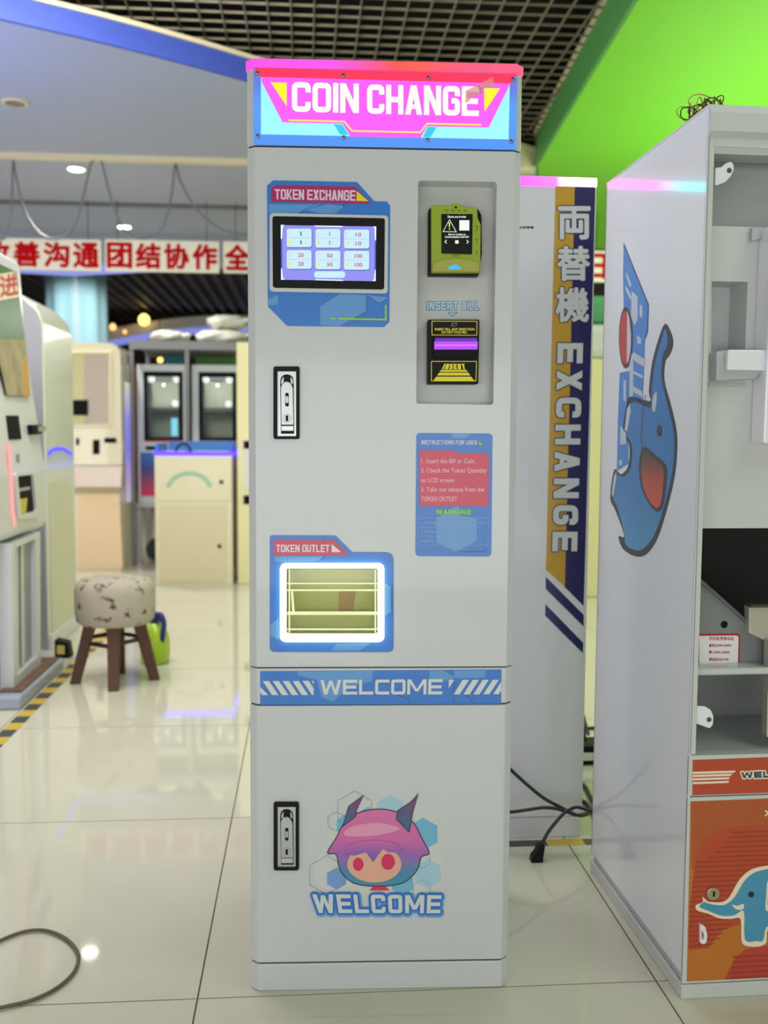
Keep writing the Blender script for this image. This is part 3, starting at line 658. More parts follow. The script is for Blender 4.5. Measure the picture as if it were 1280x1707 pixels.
rs_ = [[(940, 120), (966, 120), (940, 158)]]+[[(962+k*46, 187), (990+k*46, 187), (1034+k*46, 119), (1005+k*46, 119)] for k in range(3)]+[[(1100, 186), (1128, 186), (1172, 119), (1144, 119)], [(1146, 186), (1172, 186), (1183, 168), (1183, 128)]]
zW.polys('stripe', ls_+rs_, .0012, m_wl, sw, th=.0004)

# ---- two swing-handle locks
m_ls = mat('lock_satin_steel', (176, 182, 180), .32, metal=.75); m_ls2 = mat('lock_plate', (190, 194, 192), .3, metal=.6); m_chr = mat('lock_chrome', (168, 172, 168), .35, metal=.8)
def lock(z, x0, y0, x1, y1, label):
    fx = lambda x: x0+(x-195)/(725-195)*(x1-x0); fy = lambda y: y0+(y-135)/(1610-135)*(y1-y0)
    mp = lambda pts: [(fx(a), fy(b)) for a, b in pts]
    qd = lambda a, b, c, d: mp([(a, b), (c, b), (c, d), (a, d)])
    o = z.frame('lock', qd(195, 135, 725, 1610), qd(275, 235, 655, 1550), .0001, m_blk, th=.0048, r=.0045, ri=.0004, label=label)
    z.poly('plate', qd(270, 230, 660, 1555), .0002, m_ls2, o, th=.0012)
    z.poly('pocket', mp([(330, 420), (350, 350), (400, 305), (465, 292), (530, 305), (585, 350), (603, 420), (606, 520), (615, 1500), (345, 1500), (330, 520)]), .0014, m_blk, o, th=.0003)
    z.poly('grip_cheek', mp([(348, 440), (375, 370), (402, 345), (402, 450), (360, 510)]), .0017, m_chr, o, th=.001)
    z.poly('grip_cheek', mp([(540, 345), (570, 380), (590, 440), (582, 500), (545, 470)]), .0017, m_chr, o, th=.001)
    z.poly('lever', mp([(342, 560), (365, 505), (415, 450), (470, 436), (530, 460), (575, 520), (598, 580), (612, 1325), (350, 1325)]), .0018, m_ls, o, th=.006, bevel=.0012)
    z.poly('release_button', qd(352, 1338, 606, 1445), .0018, m_ls2, o, th=.005, bevel=.0008)
    z.poly('lever_slot', rounded(qd(437, 672, 508, 948), 30), .0079, m_blk, o, th=.0003)
    z.poly('slot_pin', rounded(qd(444, 740, 500, 880), 24), .0082, m_chr, o, th=.0006)
    c = z.pt((fx(470), fy(1185)))
    z.disc('cylinder', (fx(472), fy(1185)), .0078, .0078, m_chr, o, th=.0012, bevel=.0004)
    z.poly('keyhole', qd(448, 1130, 498, 1245), .0091, m_blk, o, th=.0002)
lock(F.zoom(12.19, 440, 600), 195, 135, 725, 1610, 'black framed swing handle lock on the upper door')
lock(F.zoom(12.19, 440, 1320), 200, 195, 712, 1575, 'black framed swing handle lock on the lower door')

# ---- emblem sticker above the second WELCOME
zE = F.zoom(4.923, 500, 1300)
m_ol = mat('emblem_ink', (26, 26, 46), .4)
es = zE.poly('welcome_emblem_sticker', [(380, 200), (900, 180), (1130, 330), (1160, 800), (1000, 920), (300, 920), (110, 760), (250, 460)], .00003, mat('sticker_clear_film', (211, 214, 213), .3), sm=4, th=.00012, label='round pink and teal emblem with two dark points above the word WELCOME')
m_h1 = mat('hexagon_sky', (118, 184, 222), .4); m_h2 = mat('hexagon_pale', (168, 208, 226), .4); m_h3 = mat('hexagon_periwinkle', (122, 162, 218), .4)
def hexa(cx, cy, r): return [(cx+r*math.cos(math.pi/6+i*math.pi/3), cy+r*math.sin(math.pi/6+i*math.pi/3)) for i in range(6)]
for c, m_ in (((740, 250, 125), m_h2), ((1010, 445, 135), m_h1), ((1050, 770, 120), m_h2), ((300, 810, 90), m_h3), ((380, 370, 90), m_h1), ((840, 850, 100), m_h1), ((560, 300, 80), m_h1)): zE.poly('hexagon', hexa(*c), .0003, m_, es, th=.0003)
for c in ((450, 250, 160), (300, 340, 80), (220, 780, 160), (1000, 900, 80), (1000, 650, 75)): zE.stroke('hexagon_line', hexa(*c), .0006, .0007, mat('hexagon_line', (130, 156, 178), .4), es, closed=True)
ell = lambda cx, cy, rx, ry, n=36: [(cx+rx*math.cos(2*math.pi*i/n), cy+ry*math.sin(2*math.pi*i/n)) for i in range(n)]
m_grad = ramp_mat('emblem_gradient', 2, zE.pt((600, 880))[1], zE.pt((600, 240))[1], [(0, (70, 150, 175)), (.2, (78, 140, 180)), (.42, (165, 105, 185)), (.6, (214, 110, 178)), (1, (226, 120, 176))])
m_pt2 = ramp_mat('emblem_point', 2, zE.pt((900, 420))[1], zE.pt((960, 110))[1], [(0, (52, 116, 150)), (.45, (88, 96, 140)), (1, (150, 60, 110))]); m_hr = mat('emblem_red', (222, 48, 96), .4)
for a in ([(350, 380), (400, 215), (520, 126), (465, 240), (455, 300)], [(790, 320), (800, 250), (910, 180), (970, 112), (925, 260), (895, 425)]):
    zE.poly('emblem_point', a, .0013, m_pt2, es, th=.0003); zE.stroke('emblem_outline', a, .0013, .0017, m_ol, es, closed=True)
dome = [(225, 598), (300, 470), (360, 355), (470, 272), (640, 238), (800, 265), (930, 350), (1000, 480), (1060, 600), (995, 630), (960, 740), (840, 845), (640, 870), (440, 845), (330, 740), (298, 610)]
zE.poly('emblem_dome', dome, .0007, m_grad, es, sm=3, th=.0004); zE.stroke('emblem_outline', dome, .0016, .0012, m_ol, es, closed=True, sm=3)
zE.poly('emblem_shine', [(360, 450), (430, 380), (640, 350), (820, 395), (700, 440), (520, 462)], .0012, mat('emblem_pale_pink', (234, 158, 192), .4), es, sm=4, th=.0002)
zE.poly('emblem_oval', ell(610, 690, 222, 150), .0012, mat('emblem_peach', (232, 178, 152), .4), es, th=.0003)
for c in ((478, 690, 44, 54), (722, 670, 56, 66)): zE.poly('emblem_dot', ell(*c, 20), .0016, m_hr, es, th=.0003)
m_fr = ramp_mat('emblem_fringe', 2, zE.pt((600, 690))[1], zE.pt((600, 420))[1], [(0, (104, 104, 190)), (.35, (150, 100, 190)), (.7, (214, 110, 178)), (1, (222, 118, 178))])
zE.poly('emblem_fringe', [(370, 540), (480, 500), (640, 490), (800, 520), (850, 590), (720, 590), (680, 560), (600, 670), (540, 590), (440, 620), (400, 600), (375, 640)], .0020, m_fr, es, th=.0003)
zE.poly('emblem_collar', [(570, 905), (610, 862), (690, 862), (735, 905)], .0012, m_hr, es, th=.0003)
m_wo = mat('welcome_outline_blue', (46, 116, 206), .4)
wq = [(100, 932), (1160, 940), (1150, 1088), (130, 1085)]
zE.word('lettering_outline', 'WELCOME', [(104, 938), (1164, 946), (1154, 1100), (134, 1095)], .0016, mat('welcome_glow_blue', (98, 160, 232), .4), es, t=.2, gap=.15, r=.08, grow=.0058)
zE.word('lettering_outline', 'WELCOME', wq, .0024, m_wo, es, t=.2, gap=.15, r=.08, grow=.0036)
zE.word('lettering', 'WELCOME', wq, .003, mat('welcome_grey_white', (214, 220, 218), .4), es, t=.2, gap=.15, r=.08)

# ================================================================ THE EXCHANGE MACHINE BEHIND
m_wp2 = mat('white_side_sheet', (230, 232, 238), .2, coat=.3)
em = thing('bill_exchange_machine', 'white exchange machine with yellow and navy lettered side, behind the coin change machine', 'machine', (.51, 2.458, 0), .09)
X = Plane(em, (0, 0, 0), (1, 0, 0), (0, 0, 1), (0, -1, 0))
zx = lambda y: X.pt((960, y))[1]
zk, ztop = zx(1361), zx(311)
box('cabinet', m_wp2, em, -.50, 0, 0, .46, zk+.001, ztop, bevel=.003)
box('plinth', m_wp2, em, -.497, -.003, .004, .455, 0, zk-.001, bevel=.002)
m_ledx = ramp_mat('exchange_led_colours', 0, -.5, 0, [(0, (40, 225, 235)), (.42, (50, 215, 240)), (.55, (225, 30, 240)), (.80, (250, 60, 250)), (.90, (255, 225, 255)), (1, (255, 255, 225))], emit=5.5)
box('light_bar', m_ledx, em, -.501, .001, -.002, .462, ztop, ztop+.021, bevel=.002, label='glowing light bar fading from cyan and pink to white')
xa, xb = X.zoom(3.4125, 850, 260), X.zoom(2.51, 850, 760)
pp = lambda z, q: (q[0]/z.sc+z.ox, q[1]/z.sc+z.oy)
A_ = lambda *q: pp(xa, q)
B_ = lambda *q: pp(xb, q)
m_ny = mat('decal_navy', (26, 18, 96), .35, coat=.2); m_yl = mat('decal_amber', (206, 160, 40), .35, coat=.2); m_dw = mat('decal_white', (216, 218, 222), .4)
dc = X.poly('side_decal', [A_(367, 172), A_(486, 172), B_(308, 628), B_(228, 548)], .0002, m_ny, th=.0004, label='navy and amber side decal')
X.poly('amber_strip', [A_(258, 172), A_(368, 172), B_(229, 547), B_(150, 476)], .0002, m_yl, dc, th=.0005)
for q in ([(150, 506), (308, 665), (308, 714), (149, 556)], [(148, 620), (306, 782), (305, 826), (147, 668)]): xb.poly('diagonal_stripe', q, .0002, m_ny, dc, th=.0004)
for ch, q in (('両', (278, 292, 452, 470)), ('替', (272, 518, 450, 706)), ('機', (264, 752, 444, 940))):
    xa.print('lettering_outline', ch, q, .0009, m_ny, dc, bold=.0052); xa.print('lettering', ch, q, .0012, m_dw, dc, bold=.0026)
rq = lambda k: [(971.6+k, 572-k), (961.6+k, 919+k), (919.7-k, 919+k), (929-k, 572-k)]
X.word('lettering_outline', 'EXCHANGE', rq(0), .0009, m_ny, dc, t=.235, gap=.27, r=.2, grow=.0026); X.word('lettering', 'EXCHANGE', rq(0), .0015, m_dw, dc, t=.235, gap=.27, r=.2)
xa.print('lettering', '出界等餐', (52, 400, 135, 414), .0002, mat('small_black_print', (30, 30, 34), .5), bold=.0003, label='tiny black characters')
# tape on the floor at its foot, cables and plug
t = room_thing('floor_tape', 'black and yellow tape on the floor under the exchange machine edge', 'tape', .6, 2.38)
for u0, u1, mt in ((.30, .605, m_tb), (.605, .70, m_ty), (.70, .76, m_tb), (.76, .86, m_ty)): box('tape_stripe', mt, t, u0, u1, 2.36, 2.395, .0002, .0009)
m_cab = mat('black_cable', (26, 27, 27), .45); m_cabp = mat('violet_black_cable', (44, 36, 66), .45)
CB = Plane(em, (0, -.10, 0), (1, 0, 0), (0, 0, 1), (0, -1, 0)).zoom(7.53, 840, 1260)   # hanging just in front of the side
def cable(name, zm, pts, r, m, label, cat='cable', ds=None, group=None):
    ds = ds or [0]*len(pts)
    P = smooth([tuple(zm.P3(p, d)) for p, d in zip(pts, ds)], 6, False)
    yaw = zm.th.rotation_euler[2]; R = Matrix.Rotation(yaw, 3, 'Z'); o3 = ORG.get(zm.th)
    w = [R @ (Vector(p) - (o3 if o3 is not None else Vector((0, 0, 0)))) + Vector(zm.th.location) for p in P]
    o = MB().tube(w, r, 8).build(name, m, None, True); return tag(o, label, cat, group)
cable('power_cable', CB, [(-80, 60), (80, 185), (300, 370), (500, 530), (700, 640), (850, 715), (960, 750), (1100, 790)], .0042, m_cab, 'black cable slanting down from the coin change machine to the right', ds=[-.05, -.02, 0, 0, 0, 0, 0, -.03])
cable('power_cable', CB, [(-80, 735), (80, 705), (300, 655), (480, 632), (650, 642), (800, 690), (900, 725), (1100, 770)], .0042, m_cab, 'black cable running level across the foot of the exchange machine', ds=[-.02, 0, .01, .01, .012, .012, .01, -.03])
pc = cable('power_lead', CB, [(1100, 700), (980, 650), (900, 625), (820, 635), (720, 680), (620, 760), (520, 890), (455, 1010), (420, 1100)], .0042, m_cabp, 'black power cord with a loose plug end resting on the floor', ds=[0, .006, .01, .016, .022, .03, .03, .03, .03])
pg = CB.poly('plug', [(395, 1040), (462, 1040), (448, 1135), (437, 1200), (435, 1250), (395, 1352), (285, 1330), (285, 1290), (305, 1185), (345, 1140)], .018, m_blk, em, th=.026, r=.002, bevel=.002)
pg.parent = None; pg.matrix_world = Matrix.Translation(em.location) @ Matrix.Rotation(.09, 4, 'Z')
pg.parent = pc; pg.matrix_parent_inverse = Matrix.Identity(4)

# ================================================================ THE OPEN WHITE GAME CABINET ON THE RIGHT
m_gw = mat('white_gloss_sheet', (240, 241, 250), .12, coat=.6, bump=.035, bscale=500)
m_gf = mat('white_sheet_dimmed', (206, 209, 208), .25, coat=.3); m_gi = mat('inner_grey_sheet', (186, 190, 192), .4); m_gd = mat('inner_dark', (22, 22, 24), .6)  # m_gf is the cabinet white painted darker to dim its lit front
gc = thing('open_game_cabinet', 'white game cabinet with its upper door missing and a blue elephant on its side', 'machine', (.5466, 1.7299, 0), .1009)
G = Plane(gc, (0, 0, 0), (1, 0, 0), (0, 0, 1), (0, -1, 0)); GS = Plane(gc, (0, 0, 0), (0, 1, 0), (0, 0, 1), (-1, 0, 0))
gz = lambda x, y: G.pt((x, y))[1]
GW, GD, GH = .56, .536, 1.5822
z_led, z_h = gz(1146, 1258), gz(1182, 225)      # sill of the opening, underside of the hood
z_rd0, z_rd1, z_pl2 = gz(1146, 1328), gz(1148, 1263), gz(1142, 1640)
GP = lambda p, d: (p[0], p[1], d)
MB().box(0, .004, 0, GD, .045, GH-.002).build('side_panel', m_gw, gc, label='glossy white side panel')
MB().box(GW-.004, GW, 0, GD, .045, GH-.002).build('side_panel', m_gw, gc)
MB().box(0, GW, GD-.004, GD, .045, GH-.002).build('back_panel', m_gi, gc)
MB().box(0, GW, 0.0, GD, GH-.004, GH).build('top_panel', m_gw, gc)
# hood: chamfered cap over the opening
hd = [(0, GH), (-.012, GH-.016), (-.012, GH-.047), (0, GH-.054), (.05, GH-.054), (.05, GH)]
MB().prism(hd, lambda p, d: (d, p[0], p[1]), .0005, GW-.0005).build('hood', m_gf, gc, label='chamfered hood over the opening')
box('hood_return', m_gi, gc, .004, GW-.004, .002, .05, z_h-.03, GH-.055)
fl2 = .0125
box('front_flange', m_gf, gc, .0, fl2, 0, .004, z_led, z_h, bevel=.001); box('front_flange', m_gf, gc, GW-fl2, GW, 0, .004, z_led, z_h, bevel=.001)
box('front_flange', m_gf, gc, fl2, GW-fl2, 0.001, .004, z_h-.018, z_h)
# lower front: band, door, plinth
box('plinth', m_gf, gc, -.002, GW+.002, -.003, GD, 0, z_pl2-.001, bevel=.002)
box('lower_body', m_gi, gc, .004, GW-.004, .006, GD-.005, z_pl2, z_rd1)
bp_ = box('band_panel', m_gf, gc, 0, GW, -.001, .006, z_rd0+.001, z_rd1+.004, bevel=.001)
dp_ = box('lower_door', m_gf, gc, 0, GW, -.001, .006, z_pl2+.0005, z_rd0-.0015, bevel=.001, label='white framed lower door with orange print')
zg = G.shift(.001).zoom(3.88, 1120, 1240); zg.xm = GW-.007
m_or = mat('print_red_orange', (190, 72, 44), .35, coat=.3); m_oy = mat('print_amber', (196, 116, 42), .35, coat=.3); m_os = mat('print_stripe_red', (168, 62, 34), .35, coat=.3); m_ob = mat('print_orange', (182, 88, 42), .35, coat=.3)
m_cr = mat('print_cream', (246, 228, 206), .4)
zg.poly('band_print', [(133, 104), (1100, 60), (1100, 296), (131, 332)], .0002, m_or, bp_, th=.0004)
for i, y in enumerate((176, 196, 218, 242)):
    x1 = (410, 388, 374, 370)[i]; zg.poly('speed_line', [(133, y+4), (x1, y-4), (x1-10, y+10), (133, y+18)], .0006, m_cr, bp_, th=.0003)
zg.word('lettering_outline', 'WELCOME', [(446, 182), (890, 166), (890, 208), (448, 222)], .0005, m_cr, bp_, t=.3, gap=.22, r=.05, th=.0003, grow=.0026)
zg.word('lettering', 'WELCOME', [(446, 182), (890, 166), (890, 208), (448, 222)], .0010, mat('print_slate', (58, 82, 104), .4), bp_, t=.3, gap=.22, r=.05, th=.0003)
dpn = zg.poly('door_print', [(120, 372), (1100, 330), (1100, 1488), (95, 1536)], .0002, m_oy, dp_, th=.0004)
zg.poly('print_field', [(121, 373), (1100, 331), (1100, 900), (300, 980), (125, 800)], .0006, m_ob, dp_, th=.0002)
blob = [(108, 1180), (140, 850), (200, 640), (300, 560), (420, 535), (700, 520), (1100, 500), (1100, 1100), (460, 1160), (330, 1200), (280, 1260), (230, 1320), (107, 1330)]
zg.poly('print_field', blob, .0009, m_or, dp_, th=.0002)
for k in range(24):
    y = 560+k*32
    if y > 1300: break
    xl = max(112, 112+ (300-(y-540)*.95 if y < 740 else 40-(y-740)*.14)); xr = 1100 if y < 1130 else 430-(y-1130)*.9
    zg.poly('print_stripe', [(xl, y+6), (xr, y-18*(xr/1100)), (xr, y-2-18*(xr/1100)), (xl, y+19)], .0012, m_os, dp_, th=.0002)
blob2 = [(340, 1522), (400, 1400), (470, 1330), (640, 1300), (1100, 1260), (1100, 1490)]
zg.poly('print_field', blob2, .0009, mat('print_rose', (192, 66, 58), .35, coat=.3), dp_, th=.0002)
for k in range(5): zg.poly('print_stripe', [(380+k*-6+20, 1370+k*34), (1100, 1330+k*34), (1100, 1344+k*34), (374-k*6+20, 1384+k*34)], .0012, m_os, dp_, th=.0002)
zg.word('lettering', 'X', [(594, 428), (640, 424), (640, 462), (594, 466)], .0014, m_cr, dp_, t=.3, gap=.1, r=0, th=.0003)
elo = [(195, 985), (215, 1005), (240, 1018), (320, 1020), (370, 985), (430, 880), (500, 815), (580, 790), (640, 786), (820, 800), (980, 850), (1040, 960), (1040, 1250), (900, 1270), (640, 1200), (610, 1250), (605, 1285), (560, 1308), (480, 1304), (446, 1270), (440, 1130), (380, 1130), (300, 1125), (230, 1095), (160, 1075), (152, 1040), (195, 1022)]
eli = [(205, 1020), (230, 1030), (330, 1040), (400, 990), (460, 890), (520, 835), (590, 812), (640, 808), (810, 820), (960, 865), (1015, 965), (1015, 1230), (900, 1245), (640, 1180), (600, 1200), (585, 1268), (540, 1272), (468, 1262), (462, 1080), (400, 1105), (320, 1108), (240, 1080), (175, 1050)]
eb = zg.poly('elephant_print', elo, .0015, m_cr, dp_, sm=3, th=.0003, label='blue elephant print with cream edge')
zg.poly('elephant_body', eli, .0019, mat('print_elephant_blue', (76, 152, 190), .4), dp_, sm=3, th=.0003)
zg.poly('elephant_tusk', [(386, 1036), (420, 1044), (458, 1030), (458, 1062), (430, 1070), (400, 1058)], .0023, m_cr, dp_, sm=3, th=.0003)
zg.poly('elephant_eye', [(508+20*math.cos(i*.628), 970+20*math.sin(i*.628)) for i in range(10)], .0023, mat('print_navy', (28, 40, 70), .4), dp_, th=.0003)
zg.poly('elephant_ear', [(600, 1060), (606, 960), (612, 890), (640, 880), (760, 900), (780, 1000), (700, 1090), (620, 1080)], .0023, m_cr, dp_, sm=3, th=.0003); zg.poly('elephant_ear', [(618, 1050), (626, 950), (660, 910), (740, 930), (750, 1000), (690, 1060)], .0027, m_or, dp_, sm=3, th=.0003)
lk = zg.disc('cam_lock', (258, 960), .0118, .0012, mat('lock_brass', (186, 176, 146), .3, metal=.7), gc, th=.006, bevel=.001, label='round cam lock'); zg.poly('keyhole', (254, 942, 266, 976), .0073, m_blk, lk, th=.0003)
zg.frame('door_pull', [(172, 1152), (205, 1172), (218, 1225), (212, 1270), (195, 1284), (172, 1275)], [(180, 1195), (190, 1205), (197, 1225), (196, 1248), (190, 1255), (182, 1250)], .0012, m_sw, th=.006, r=.002, label='small white door pull')
# interior
I0 = G.zoom(3.557, 1140, 220).shift(-.05); J0 = G.zoom(2.943, 1140, 680)
zi = lambda pl_, x, y: pl_.pt((x, y))[1]
zp0 = J0.shift(-.05).pt((300, 590))[1]
vin = .05
Ip = Plane(gc, (0, vin, 0), (1, 0, 0), (0, 0, 1), (0, -1, 0)); i0 = Ip.zoom(3.557, 1140, 220); j0 = Ip.zoom(2.943, 1140, 680)
zq = i0.pt((300, 560))[1]
hole_ = [i0.pt(p) for p in [(165, 885), (378, 888), (362, 1302), (160, 1302)]]
vv, ff = sheet_with_holes([(.006, zp0), (GW-.006, zp0), (GW-.006, zq), (.006, zq)], [hole_], Ip.at, 0)
mpn = MB().add(vv, ff); tray(mpn, hole_, Ip.at, 0, -.07); mpn.build('inner_panel', mat('inner_panel_paint', (206, 209, 208), .4), gc, label='inner mounting panel with a square cut-out')
i0.poly('coin_chute', [(150, 1310), (205, 1302), (418, 1304), (416, 1422), (375, 1470), (150, 1480)], .0, m_gi, th=.03, bevel=.002, label='small protruding chute')
i0.poly('coin_chute', [(200, 1302), (420, 1304), (416, 1424), (196, 1420)], .03, m_gw, th=.012, bevel=.002)
i0.poly('panel_lip', (145, 1490, 360, 1512), .0, m_gi, th=.004)
i0.poly('upper_back_plate', [(170, 118), (700, 130), (700, 560), (170, 560)], -.06, m_gi, th=.004, label='inner back plate')  # plain grey back plate of the upper opening
i0.poly('inner_gap', [(185, 62), (700, 66), (700, 128), (180, 125)], -.06, mat('inner_grey_dark', (150, 154, 155), .5), th=.003)
mon = i0.poly('screen_box', [(445, 575), (900, 560), (900, 1850), (392, 1845)], .0, m_gw, th=.05, r=.004, bevel=.003, label='white box with a dark rounded screen')
i0.poly('screen', [(500, 850), (760, 840), (760, 1240), (490, 1226), (458, 1200), (445, 1120), (455, 900)], .0502, mat('screen_black_glass', (12, 13, 14), .08), mon, r=.01, th=.001)
i0.poly('screen_module', (470, 1005, 620, 1170), .0514, mat('module_grey', (64, 68, 70), .5), mon, th=.003); i0.poly('module_label', (482, 1060, 600, 1135), .0546, m_sw, mon, th=.0003)
i0.poly('bracket', [(385, 575), (450, 575), (440, 640), (385, 655)], .002, m_gi, th=.01, bevel=.001)
for pts, zz, lb in (([(180, 215), (215, 212), (240, 190), (270, 178), (288, 195), (290, 225), (275, 262), (240, 300), (178, 325)], i0, 'upper white hinge lug'), ([(55, 1458), (100, 1462), (128, 1480), (140, 1510), (138, 1550), (122, 1570), (95, 1560), (52, 1545)], j0, 'lower white hinge lug')):
    q = Plane(gc, (0, .012, 0), (1, 0, 0), (0, 0, 1), (0, -1, 0)).zoom(zz.sc, zz.ox, zz.oy)
    o = q.poly('hinge_lug', pts, 0, m_gw, th=.004, r=.004, bevel=.001, label=lb)
    q.disc('lug_hole', (262, 232) if zz is i0 else (118, 1526), .0045, .0041, mat('hole_brown', (92, 74, 68), .6), o, th=.0003)
# lower compartment: dark void, token hopper, shelf
Kp = Plane(gc, (0, .12, 0), (1, 0, 0), (0, 0, 1), (0, -1, 0)).zoom(2.943, 1140, 680)
zs = j0.pt((200, 1265))[1]
box('void_back', m_gd, gc, .006, GW-.006, .34, .345, zs, zp0, label='dark interior behind the hopper'); box('void_roof', m_gd, gc, .006, GW-.006, .055, .34, zp0, zp0+.004)
box('void_side', m_gd, gc, .0045, .006, .06, .34, zs+.02, zp0)
box('shelf', m_gf, gc, .005, GW-.005, .03, .34, zs-.012, zs+.0005, bevel=.001, label='white shelf carrying the hopper')
hp_ = Kp.poly('token_hopper', [(20, 830), (80, 880), (200, 990), (312, 1100), (390, 1160), (390, 1245), (20, 1245)], 0, mat('hopper_grey', (128, 132, 134), .45), th=.05, label='grey wedge shaped token hopper', bevel=.001)
Kp.stroke('hopper_edge', [(20, 826), (80, 878), (200, 985), (315, 1096)], .006, .05, mat('hopper_edge_grey', (92, 96, 98), .4), hp_, th=.006)
Kp.disc('hopper_hole', (140, 1038), .0068, .0502, m_blk, hp_, th=.0003)
Kp.poly('label_border', [(20, 1082), (205, 1080), (216, 1092), (213, 1225), (204, 1236), (20, 1238)], .0502, mat('label_red', (178, 34, 52), .4), hp_, th=.0004); Kp.poly('label_paper', [(20, 1092), (200, 1090), (208, 1098), (205, 1220), (198, 1228), (20, 1228)], .0506, m_sw, hp_, th=.0003)
for tx, q in (('代币机专用马达', (66, 1096, 185, 1113)), ('直径22MM-30MM', (66, 1130, 172, 1144)), ('厚1.3MM-2.8MM', (66, 1163, 165, 1177)), ('预设压020-700', (66, 1197, 160, 1211))): Kp.print('lettering', tx, q, .0511, mat('label_red', (178, 34, 52), .4), hp_, bold=.0002)
m_zn = mat('galvanised_sheet', (196, 192, 180), .4, metal=.5, noise=.06, nscale=30)
Lp = Plane(gc, (0, .05, 0), (1, 0, 0), (0, 0, 1), (0, -1, 0)).zoom(2.943, 1140, 680)
tb = Lp.poly('tin_box', [(320, 975), (520, 975), (520, 1200), (320, 1105)], -.02, m_zn, th=.02, label='galvanised tin box', bevel=.001); Lp.poly('tin_box_front', [(392, 1125), (600, 1130), (600, 1610), (380, 1600)], .0, m_zn, tb, th=.02, bevel=.001); Lp.poly('tin_box_slot', [(322, 965), (520, 958), (520, 976), (320, 978)], -.015, mat('tin_dark', (70, 64, 58), .5), tb, th=.02)
for x in (100, 250): Lp.disc('rivet', (x, 1277), .0022, -.0195 if 0 else .0205, m_blk, th=.0004) if 0 else None
sl0 = j0.pt((200, 1290))[1]
box('shelf_lip', m_gf, gc, .006, GW-.006, .028, .034, sl0, zs-.001, bevel=.0008)
box('compartment_back', mat('inner_grey_dark', (150, 154, 155), .5), gc, .005, GW-.005, .25, .254, z_led-.02, zs-.012)
box('compartment_floor', m_gi, gc, .005, GW-.005, .0045, .25, z_led-.03, z_led-.004)
box('sill', m_gf, gc, 0, GW, -.001, .02, z_rd1+.005, z_led, bevel=.002, label='white sill below the opening')
# big elephant decal on the side
zs_ = GS.zoom(3.161, 1000, 400)
m_e1 = ramp_mat('decal_elephant_blue', 2, zs_.pt((200, 1640))[1], zs_.pt((350, 450))[1], [(0, (84, 160, 218)), (.3, (66, 134, 196)), (.6, (58, 128, 200)), (1, (60, 128, 206))], coat=.3)
m_e2 = mat('decal_black', (34, 36, 42), .35, coat=.3); m_lb = mat('decal_letter_blue', (70, 140, 222), .35, coat=.3); m_wh = mat('decal_pale', (206, 212, 224), .35, coat=.3)
ed = zs_.poly('elephant_decal', [(345, 440), (380, 500), (385, 560), (365, 610), (345, 640), (340, 740), (372, 860), (400, 980), (408, 1080), (395, 1240), (350, 1430), (300, 1580), (240, 1660), (180, 1665), (120, 1625), (98, 1560), (130, 1560), (80, 1420), (55, 1360), (75, 1210), (110, 1235), (150, 1190), (155, 1080), (122, 1010), (145, 850), (170, 825), (265, 850), (258, 800), (275, 650), (310, 520)], .0002, m_e2, sm=3, th=.0004, label='blue cartoon elephant decal with raised trunk')
zs_.poly('elephant_body', [(345, 470), (358, 520), (352, 570), (335, 600), (325, 720), (358, 870), (385, 980), (394, 1080), (382, 1230), (335, 1420), (285, 1560), (225, 1630), (175, 1630), (135, 1600), (130, 1540), (90, 1400), (72, 1360), (90, 1240), (125, 1250), (165, 1200), (170, 1080), (138, 1010), (160, 860), (250, 880), (272, 880), (275, 790), (292, 650), (325, 530)], .0006, m_e1, ed, sm=3, th=.0003)
m_em = ramp_mat('decal_mouth', 2, zs_.pt((290, 1410))[1], zs_.pt((240, 1090))[1], [(0, (226, 92, 52)), (.45, (200, 84, 58)), (.75, (120, 62, 54)), (1, (66, 46, 50))], coat=.3)
mth = [(240, 1090), (290, 1130), (352, 1190), (352, 1280), (335, 1400), (305, 1432), (260, 1390), (220, 1300), (208, 1200), (218, 1120)]
zs_.poly('mouth_edge', mth, .0010, m_e2, ed, sm=3, th=.0003); zs_.poly('mouth', [(242, 1108), (290, 1148), (338, 1200), (338, 1280), (325, 1385), (300, 1412), (262, 1370), (232, 1300), (222, 1200), (230, 1125)], .0014, m_em, ed, sm=3, th=.0003)
zs_.poly('eye', [(316+14*math.cos(i*.628), 1005+32*math.sin(i*.628)) for i in range(10)], .0010, m_e2, ed, th=.0003)
zs_.poly('tusk', [(302, 800), (298, 870), (290, 908), (278, 890), (282, 830)], .0010, m_wh, ed, sm=3, th=.0003)
zs_.poly('toe_nail', [(160, 865), (165, 900), (145, 1010), (132, 1000), (145, 890)], .0010, m_wh, ed, th=.0003); zs_.poly('toe_nail', [(90, 1215), (88, 1260), (72, 1355), (64, 1340), (75, 1250)], .0010, m_wh, ed, th=.0003)
lg = zs_.poly('logo_decal', [(126, 20), (256, 340), (252, 480), (238, 520), (232, 700), (225, 860), (160, 825), (165, 640), (120, 560), (126, 340), (122, 190)], .0002, m_lb, th=.0004, label='tilted blue letters with a red and white ball')
zs_.stroke('logo_edge', [(126, 20), (256, 340), (252, 480), (238, 520)], .003, .0007, mat('decal_deep_blue', (30, 60, 140), .4), lg)
zs_.poly('logo_decal', [(105, 700), (155, 690), (158, 820), (135, 1000), (150, 1080), (150, 1180), (90, 1215), (95, 960)], .0002, m_lb, th=.0004, label='lower blue letters of the tilted logo')
